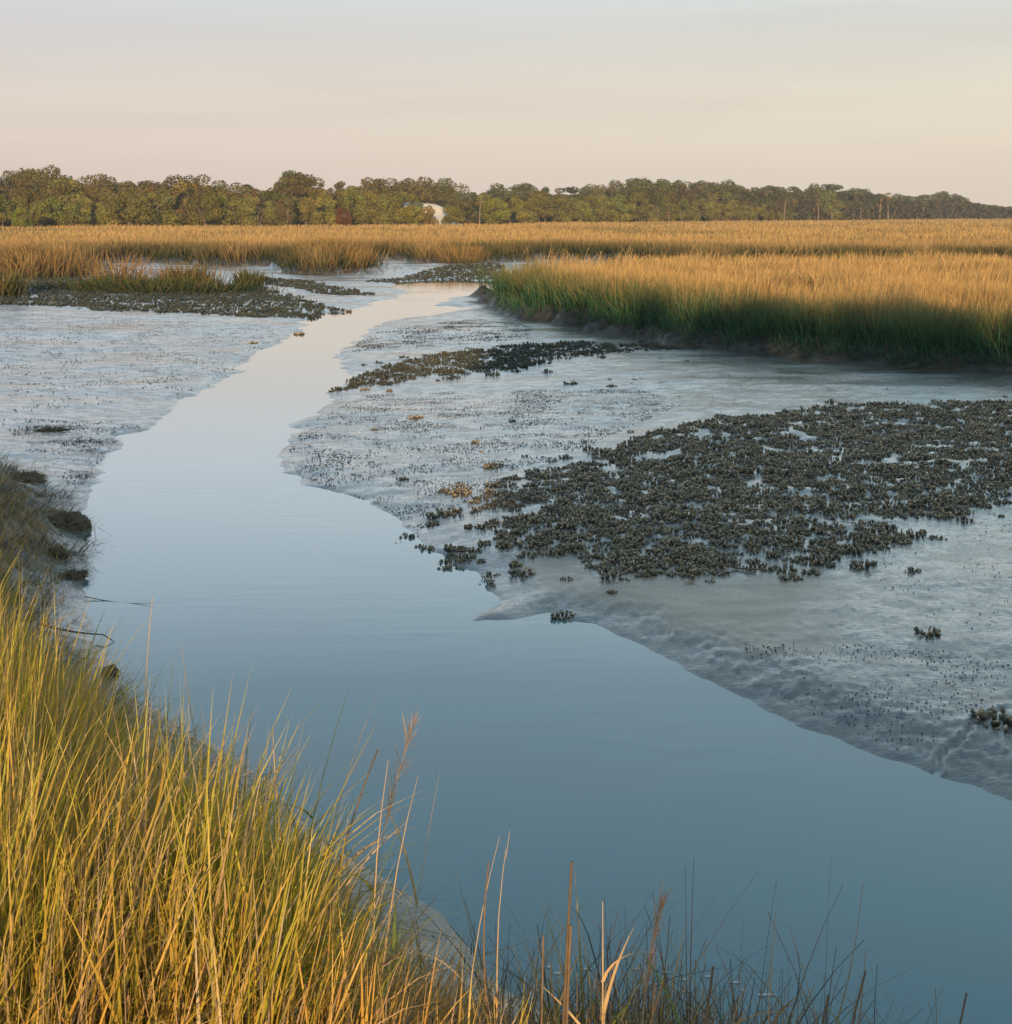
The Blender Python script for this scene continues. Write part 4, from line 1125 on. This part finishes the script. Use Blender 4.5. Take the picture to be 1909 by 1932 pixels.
# ------------------------------------------------------------------ the wood
def crown(seed, rx, ry, h, base, nl, lobes, leaf, c, flat=0.0, dens=1.0, cone=0.0, zfrac=.55):
    g = np.random.default_rng(seed)
    L_ = []
    for i in range(lobes):
        a = g.uniform(0, 6.28); t = g.uniform(0, 1); rr = math.sqrt(g.random())
        zc = base + (h - base) * (.18 + .72 * t)
        prof = math.sqrt(max(1 - ((t - .35) / .72) ** 2, .05)) * (1 - cone * t)
        s = g.uniform(.22, .42) * (1 - .3 * t)
        L_.append((math.cos(a) * rr * rx * .78 * prof, math.sin(a) * rr * ry * .78 * prof, min(zc, h - s * rx * .6), s * rx, s * rx * (.85 - flat), g.uniform(.75, 1.2), g.uniform(-.6, .6)))
    vol = np.array([l[3] ** 2 for l in L_]); cnt = (nl * vol / vol.sum()).astype(int)
    nl = nl * 1.7; cnt = (nl * vol / vol.sum()).astype(int); leaf = leaf * .78
    V, C = [], []
    for (lx, ly, lz, lr, lh, tone, hue), m in zip(L_, cnt):
        d = g.normal(size=(m, 3)); d /= np.linalg.norm(d, axis=1)[:, None]
        rad = g.uniform(.55, 1.08, m) ** .6
        p = d * rad[:, None] * (lr, lr, lh) + (lx, ly, lz)
        p[:, 2] = np.maximum(p[:, 2], .05)
        nrm = d + g.normal(0, .55, (m, 3)); nrm /= np.linalg.norm(nrm, axis=1)[:, None]
        a = np.cross(nrm, g.normal(size=(m, 3))); a /= np.linalg.norm(a, axis=1)[:, None]; b = np.cross(nrm, a)
        s = leaf * g.uniform(.5, 1.25, m)[:, None]
        V.append(np.stack([p - a * s, p - b * s * .55, p + a * s, p + b * s * .55], 1).reshape(-1, 3))
        cc = np.array(c) * tone * (1 + np.array((.18, .02, -.1)) * hue)
        C.append(np.repeat(np.clip(cc[None] * (1 + g.normal(0, .14, (m, 1))) * (1 + g.normal(0, .04, (m, 3))), .003, 1), 4, 0))
    V = np.concatenate(V); C = np.concatenate(C)
    return V, np.arange(len(V)).reshape(-1, 4), C
def limbs(seed, h, spread, r0, nb, multi=1, top=.8):
    g = random.Random(seed); Vs, Fs, o = [], [], 0
    def add(p, r_):
        nonlocal o
        V, F = tube_np(p, r_, 5); Vs.append(V); Fs.append(F + o); o += len(V)
    for m_ in range(multi):
        a0 = g.uniform(0, 6.28); ls = g.uniform(.05, .35) * (multi > 1) + .04
        p = [np.array((.15 * math.cos(a0) * (multi > 1), .15 * math.sin(a0) * (multi > 1), -.1))]
        n = 7
        for i in range(n):
            p.append(p[-1] + np.array((math.cos(a0) * ls + g.uniform(-.12, .12), math.sin(a0) * ls + g.uniform(-.12, .12), 1)) * h * top / n)
        add(p, np.linspace(r0, r0 * .25, n + 1))
        for k in range(nb):
            i = g.randint(2, n - 1); a = g.uniform(0, 6.28); q = [p[i]]; ln = spread * g.uniform(.5, 1)
            for s in range(4):
                q.append(q[-1] + np.array((math.cos(a) * .8 + g.uniform(-.2, .2), math.sin(a) * .8 + g.uniform(-.2, .2), .65)) * ln / 4)
            add(q, np.linspace(r0 * .4, r0 * .1, 5))
    return np.concatenate(Vs), np.concatenate(Fs)
def tree_kind(kind, i):
    s = 100 * i + len(kind) * 7 + 1
    if kind == 'oak':
        cr = crown(s, 3.6, 3.2, 7.5, 1.0, 3600, 22, .20, (.150, .150, .058)); lb = limbs(s, 7.5, 2.6, .17, 7, 2, .7); mt = M_bark
    elif kind == 'shrub':
        cr = crown(s, 2.6, 2.3, 4.2, .1, 2900, 16, .17, (.185, .185, .055)); lb = limbs(s, 4.2, 1.8, .07, 5, 3, .7); mt = M_bark
    elif kind == 'cedar':
        cr = crown(s, 2.4, 2.2, 7.6, .5, 3200, 20, .18, (.125, .135, .060), cone=.35); lb = limbs(s, 7.6, 1.4, .13, 5, 1, .9); mt = M_bark
    elif kind == 'bare':
        cr = crown(s, 3.0, 2.6, 6.5, .8, 1500, 16, .16, (.205, .155, .075)); lb = limbs(s, 6.5, 2.6, .10, 9, 4, .85); mt = M_palebark
    elif kind == 'pine':
        cr = crown(s, 3.6, 3.2, 8.5, 3.6, 2800, 16, .20, (.135, .145, .068), flat=.12); lb = limbs(s, 8.5, 2.4, .15, 6, 1, .92); mt = M_bark
    tr = mesh_np('trunk', lb[0], lb[1], mat=mt, smooth=True)
    cm = mesh_np('crown', cr[0], cr[1], mat=M_leaf, cols=cr[2])
    return tr, cm
def palm_kind(i):
    g = np.random.default_rng(900 + i); H = 5.6
    b = g.uniform(-.5, .5)
    p = [(b * (t ** 2), .1 * t, H * t - .1 * (t == 0)) for t in np.linspace(0, 1, 8)]
    V, F = tube_np(p, np.linspace(.15, .11, 8), 8)
    tr = mesh_np('trunk', V, F, mat=M_bark, smooth=True)
    c = np.array((b, .1, H))
    Vs, Fs, Cs = [], [], []; o = 0
    for k in range(34):
        a = g.uniform(0, 6.28); el = g.uniform(-1.0, 1.35); L_ = g.uniform(.7, 1.1)
        d = np.array((math.cos(a) * math.cos(el), math.sin(a) * math.cos(el), math.sin(el)))
        s = np.cross(d, (0, 0, 1)); s /= np.linalg.norm(s)
        hub = c + d * L_ * .55
        old = el < -.5
        cc = np.array((.16, .11, .05)) if old else np.array((.17, .175, .06)) * g.uniform(.8, 1.5)
        Vs += [c - s * .015, c + s * .015, hub + s * .015, hub - s * .015]; Fs.append([o, o + 1, o + 2, o + 3]); o += 4; Cs += [cc] * 4
        for q in np.linspace(-1.25, 1.25, 9):
            dd = d * math.cos(q) + s * math.sin(q)
            tip = hub + dd * L_ * .75 + np.array((0, 0, -.22 * L_)); m = hub + dd * L_ * .4
            Vs += [hub, m - s * .035, tip, m + s * .035]; Fs.append([o, o + 1, o + 2, o + 3]); o += 4; Cs += [cc] * 4
    cm = mesh_np('crown', np.array(Vs), np.array(Fs), mat=M_leaf, cols=np.array(Cs))
    return tr, cm
KIND = {k: [tree_kind(k, i) for i in range(4)] for k in ('oak', 'shrub', 'cedar', 'bare', 'pine')}
KIND['palm'] = [palm_kind(i) for i in range(3)]
BASEH = {'oak': 7.5, 'shrub': 4.2, 'cedar': 7.6, 'bare': 6.5, 'pine': 8.5, 'palm': 6.4}
NAME = {'oak': 'oak_tree', 'shrub': 'wax_myrtle_shrub', 'cedar': 'cedar_tree', 'bare': 'bare_branched_tree', 'pine': 'pine_tree', 'palm': 'palm_tree'}
cnt_k = {}
def tree(kind, x, y, h, lab, grp, wide=1.0, color=(1, 1, 1), cat=None, var=None):
    i = cnt_k.get(kind, 0); cnt_k[kind] = i + 1
    tr, cm = KIND[kind][(i if var is None else var) % len(KIND[kind])]
    t = bpy.data.objects.new(NAME[kind], None); col.objects.link(t)
    t.location = (x, y, hz(x, y) - .05)
    s = h * 1.05 / BASEH[kind]
    t.scale = (s * wide, s * wide, s); t.rotation_euler = (0, 0, random.uniform(0, 6.28) if kind != 'palm' else random.uniform(-.6, .6))
    tag(t, lab, cat or {'shrub': 'shrub', 'palm': 'palm'}.get(kind, 'tree'), grp)
    a = link('trunk', tr, t); b = link('crown', cm, t)
    v = random.uniform(.8, 1.18)
    b.color = (color[0] * v * random.uniform(.92, 1.1), color[1] * v, color[2] * v * random.uniform(.85, 1.1), 1)
    return t
def dist_row(u):
    return float(np.interp(u, [-500, 0, 500, 700, 900, 1100, 1300, 1500, 1700, 1909, 2400], [195, 205, 222, 240, 262, 295, 330, 380, 450, 540, 700]))
def skyline(u):
    return float(np.interp(u, [-400, 0, 40, 110, 150, 200, 240, 280, 340, 385, 430, 500, 545, 575, 600, 640, 680, 740, 800, 850, 865, 900, 960, 1010, 1040, 1100, 1145, 1180, 1220, 1280, 1350, 1400, 1440, 1480, 1540, 1560, 1620, 1660, 1700, 1740, 1780, 1800, 1850, 1909, 2400],
                     [330, 326, 316, 318, 328, 330, 340, 338, 328, 327, 338, 345, 326, 325, 345, 342, 335, 331, 335, 338, 355, 357, 348, 343, 352, 350, 342, 341, 333, 338, 340, 345, 350, 352, 345, 352, 355, 363, 368, 366, 362, 372, 380, 386, 393]))
def ordn(i):
    if i < 20: return ORD[i]
    t = ['twenty', 'thirty', 'forty', 'fifty', 'sixty'][i // 20 * 0 + (i + 1) // 10 - 2]
    r_ = (i + 1) % 10
    return (t[:-1] + 'ieth') if r_ == 0 else t + '-' + ORD[r_ - 1]
def yrow(u, v, D):
    return at(u, v, D)
# back row: skyline crowns
us = []; u = -120
while u < 2050:
    us.append(u); u += random.uniform(.8, 1.4) * 4.9 * FOC / dist_row(u) * .62
side = {'l': [q for q in us if q < 820][::-1], 'r': [q for q in us if q >= 820]}
for key, lst in side.items():
    for i, u in enumerate(lst):
        D = dist_row(u) + random.uniform(4, 12)
        v = skyline(u) + random.uniform(-2, 6)
        x, y, zt = at(u, v, D)
        h = zt - hz(x, y)
        if key == 'l': k = random.choice(['oak', 'oak', 'cedar', 'oak', 'cedar' if u > 500 else 'oak'])
        else: k = random.choice(['pine', 'oak', 'cedar', 'oak', 'pine', 'oak'])
        desc = {'oak': 'rounded grey green crown', 'cedar': 'dark narrow crown', 'pine': 'flat topped dark crown'}[k]
        where = 'brown side' if key == 'l' else 'palm side'
        tree(k, x, y, h, f'{desc}, {ordn(i)} from the white dune on {where}, skyline row', 'skyline trees of the wood', wide=random.uniform(1.1, 1.55), color=(.95, 1.0, 1.05) if key == 'r' else (1.08, .95, .9))
# middle row
us = []; u = -110
while u < 2000:
    if not (765 < u < 850): us.append(u)
    u += random.uniform(.7, 1.15) * 4.2 * FOC / dist_row(u) * .62
side = {'l': [q for q in us if q < 820][::-1], 'r': [q for q in us if q >= 820]}
for key, lst in side.items():
    for i, u in enumerate(lst):
        D = dist_row(u) - random.uniform(0, 4)
        v = skyline(u) + random.uniform(14, 30) * 220 / dist_row(u) * (1 if key == 'l' else .9)
        x, y, zt = at(u, v, D); h = zt - hz(x, y)
        if key == 'l': k = random.choice(['oak', 'bare', 'shrub', 'oak', 'bare'])
        else: k = random.choice(['oak', 'shrub', 'cedar', 'oak', 'bare', 'pine' if u > 1300 else 'oak'])
        desc = {'oak': 'brown green rounded tree', 'bare': 'thin tree with pale bare branches', 'shrub': 'tall olive shrub', 'cedar': 'dark upright tree', 'pine': 'dark flat topped tree'}[k]
        where = 'brown side' if key == 'l' else 'palm side'
        tree(k, x, y, h, f'{desc}, {ordn(i)} from dune on {where}, middle row', 'trees in the middle row of the wood', wide=random.uniform(.95, 1.3), color=(1.2, .98, .85) if key == 'l' else (1, 1, .95))
# front row of shrubs
us = []; u = -100
while u < 1500:
    if not (775 < u < 1010): us.append(u)
    u += random.uniform(.7, 1.2) * 4.0 * FOC / dist_row(u) * .66
side = {'l': [q for q in us if q < 820][::-1], 'r': [q for q in us if q >= 820]}
for key, lst in side.items():
    for i, u in enumerate(lst):
        D = dist_row(u) - random.uniform(7, 13)
        v = float(np.interp(u, [0, 400, 700, 1100, 1300, 1500], [368, 366, 362, 368, 378, 388])) + random.uniform(-8, 12)
        x, y, zt = at(u, v, D); h = max(zt - hz(x, y), 2)
        k = random.choice(['shrub', 'shrub', 'shrub', 'bare' if u < 500 else 'shrub'])
        desc = {'shrub': 'olive green rounded shrub', 'bare': 'thin shrub with pale bare branches'}[k]
        where = 'brown side' if key == 'l' else 'palm side'
        tree(k, x, y, h, f'{desc}, {ordn(i)} from dune on {where}, front row', 'shrubs along the front of the wood', wide=random.uniform(.95, 1.25), color=(1.05, 1.02, .9), cat='shrub')
# named bushes
for (u, vt, vb, wpx, k, c, lab) in [(858, 386, 412, 60, 'shrub', (1.05, 1.05, .9), 'low olive bush at the foot of the white dune'),
                                    (937, 374, 414, 66, 'shrub', (1.1, 1.1, .8), 'large round olive bush just past the white dune'),
                                    (991, 378, 414, 52, 'shrub', (1.15, 1.1, .8), 'smaller round bush standing free in the grass past the large one'),
                                    (806, 389, 414, 46, 'shrub', (1.25, .95, .9), 'scrubby brown bush in front of the white dune'),
                                    (772, 385, 416, 52, 'shrub', (1.1, 1.1, .8), 'low bush closing the row before the white dune'),
                                    (40, 392, 420, 50, 'shrub', (1.1, 1.2, .8), 'bright green low bush in front of the brown trees'),
                                    (648, 390, 415, 34, 'shrub', (.85, .40, .60), 'dark red bush among the olive shrubs')]:
    D = dist_row(u) - 22
    x, y, zt = at(u, vt, D); h = zt - hz(x, y)
    wm = wpx / FOC * D
    tree(k, x, y, h, lab, 'bushes standing out in front of the wood', wide=wm / (4.9 * h / BASEH[k]), color=c, cat='bush')
x, y, zt = at(540, 400, dist_row(540) - 20)
tree('bare', x, y, 4.2, 'pale leafless branching snag in front of the olive shrubs', 'bushes standing out in front of the wood', color=(.9, .8, .6))
x, y, zt = at(556, 324, dist_row(556) + 14)
tree('oak', x, y, zt - hz(x, y), 'tall domed tree rising alone above the wood', 'skyline trees of the wood', wide=.95, color=(.9, .95, 1.1))
# palms
pl = [(1213, 355, 'palm crown standing above the skyline trees'), (1240, 388, 'low palm beside the olive shrubs'), (1262, 395, 'squat palm at the front of the wood'), (1285, 392, 'fan palm beside the squat one'),
      (1480, 372, 'palm with a pale trunk in the middle of the dark wood'), (1545, 378, 'palm with a short trunk before the dark wood'), (1570, 386, 'stocky palm close to a taller pale trunk'),
      (1612, 356, 'leaning palm high in the dark wood'), (1625, 388, 'broad palm with golden hanging fronds'), (1640, 394, 'short palm beside the golden fronds'),
      (1661, 367, 'tall slim palm, first of a pair with bare pale trunks'), (1677, 365, 'tall leaning palm, second of a pair with bare pale trunks'), (1730, 382, 'thin palm past the bare trunked pair'),
      (1742, 380, 'pale palm trunk in the thinning wood'), (1850, 398, 'small palm near the low end of the wood'), (1892, 402, 'last small palm at the low end of the wood'), (905, 372, 'dark palm above the bushes past the dune'), (760, 352, 'dark palm crown behind the dune')]
for u, v, lab in pl:
    D = dist_row(u) - 14 if v > 360 else dist_row(u) - 6
    x, y, zt = at(u, v, D); h = zt - hz(x, y)
    tree('palm', x, y, h, lab, 'palms in the wood', wide=1.35, color=(1.7, 1.55, 1.2))
# shaded undergrowth that fills the wood
def under():
    n = 90000
    u = rng.uniform(-300, 2300, n)
    D = np.array([dist_row(q) for q in u]) + rng.uniform(-6, 22, n)
    x = (u - CX) / FOC * D / math.cos(TILT) * .995
    sk_ = np.array([skyline(q) for q in u])
    top = EYE + (403 - sk_) / FOC * D - 2.0
    z = .7 + (np.clip(top, 1.5, 20) - .7) * rng.random(n) ** 1.4
    gap = (u > 762) & (u < 862); 
    p = np.stack([x, D, z], -1)[~gap]; n = len(p)
    nr = rng.normal(size=(n, 3)); a = np.cross(nr, rng.normal(size=(n, 3))); a /= np.linalg.norm(a, axis=1)[:, None]; b = np.cross(nr, a); b /= np.linalg.norm(b, axis=1)[:, None]
    s = (.0012 * p[:, 1] * rng.uniform(.6, 1.3, n))[:, None]
    V = np.stack([p - a * s, p - b * s * .6, p + a * s, p + b * s * .6], 1).reshape(-1, 3)
    C = np.repeat(vary((.11, .095, .045), n, .3, .1), 4, 0)
    tag(link('undergrowth', mesh_np('undergrowth', V, np.arange(len(V)).reshape(-1, 4), mat=M_grass, cols=C)), 'brushy undergrowth filling the wood between its trees', 'undergrowth', kind='stuff')
under()

# white dune behind the bushes
def dune():
    x0, y0, zt = at(804, 384, 243); nx, ny = 60, 24
    V = []
    for j in range(ny):
        for i in range(nx):
            a = (i / (nx - 1) - .5) * 2; b = (j / (ny - 1) - .5) * 2
            X = x0 + a * 9.5; Y = y0 + b * 14
            q = math.exp(-((a + .1) / .60) ** 4) * math.exp(-(b / .7) ** 2)
            nn_ = float(perlin(np.array([X * .18]), np.array([Y * .18]))[0])
            V.append((X, y0 + b * 7, .6 + (zt - .6) * q * (1 + .22 * nn_)))
    F = [[j * nx + i, j * nx + i + 1, (j + 1) * nx + i + 1, (j + 1) * nx + i] for j in range(ny - 1) for i in range(nx - 1)]
    tag(link('sand_dune', mesh_np('sand_dune', V, F, mat=M_sand, smooth=True)), kind='structure')
dune()

# ------------------------------------------------------------------ unseen shrubs added behind the viewpoint to shade the creek
for i, (x, y, h, wd, k) in enumerate([(1.2, -10.5, 3.6, .32, 'shrub'), (1.55, -9, 3.6, .40, 'shrub'), (2.2, -10, 3.85, .5, 'shrub'), (3.3, -9.3, 3.85, .6, 'shrub'), (4.6, -9.8, 3.9, .6, 'shrub'), (5.9, -9.2, 3.85, .6, 'shrub'), (7.2, -9.8, 3.9, .6, 'shrub'),
                                      (8.5, -9.2, 3.75, .6, 'shrub'), (9.8, -9.8, 3.9, .6, 'shrub'), (11.1, -9, 3.5, .6, 'shrub'), (12.6, -9, 3.0, .7, 'shrub'),
                                      (1.9, -12.5, 3.75, .5, 'shrub'), (2.9, -12, 3.85, .6, 'shrub'), (5.2, -12.5, 3.9, .6, 'shrub'), (7.9, -12.5, 3.9, .7, 'shrub'), (9.2, -12, 3.75, .6, 'shrub')]):
    tree(k, x, y, h, 'unseen olive shrub added behind the viewpoint to shade the creek', 'unseen shrubs added for shade', wide=wd, color=(1, 1, 1))

# ------------------------------------------------------------------ evening haze
def haze():
    x0, x1, y0, y1, z0, z1 = -420, 520, -60, 760, -1.6, 24
    V = [(x0, y0, z0), (x1, y0, z0), (x1, y1, z0), (x0, y1, z0), (x0, y0, z1), (x1, y0, z1), (x1, y1, z1), (x0, y1, z1)]
    F = [[0, 3, 2, 1], [4, 5, 6, 7], [0, 1, 5, 4], [1, 2, 6, 5], [2, 3, 7, 6], [3, 0, 4, 7]]
    m, t, o = newmat('haze')
    p = t.nodes.new('ShaderNodeVolumePrincipled')
    p.inputs['Color'].default_value = (.86, .90, .95, 1); p.inputs['Density'].default_value = HAZE; p.inputs['Anisotropy'].default_value = .2
    t.links.new(p.outputs[0], o.inputs['Volume'])
    tag(link('haze', mesh_np('haze', V, F, mat=m)), 'thin evening haze over the marsh', 'haze', kind='stuff')
HAZE = .0004
haze()
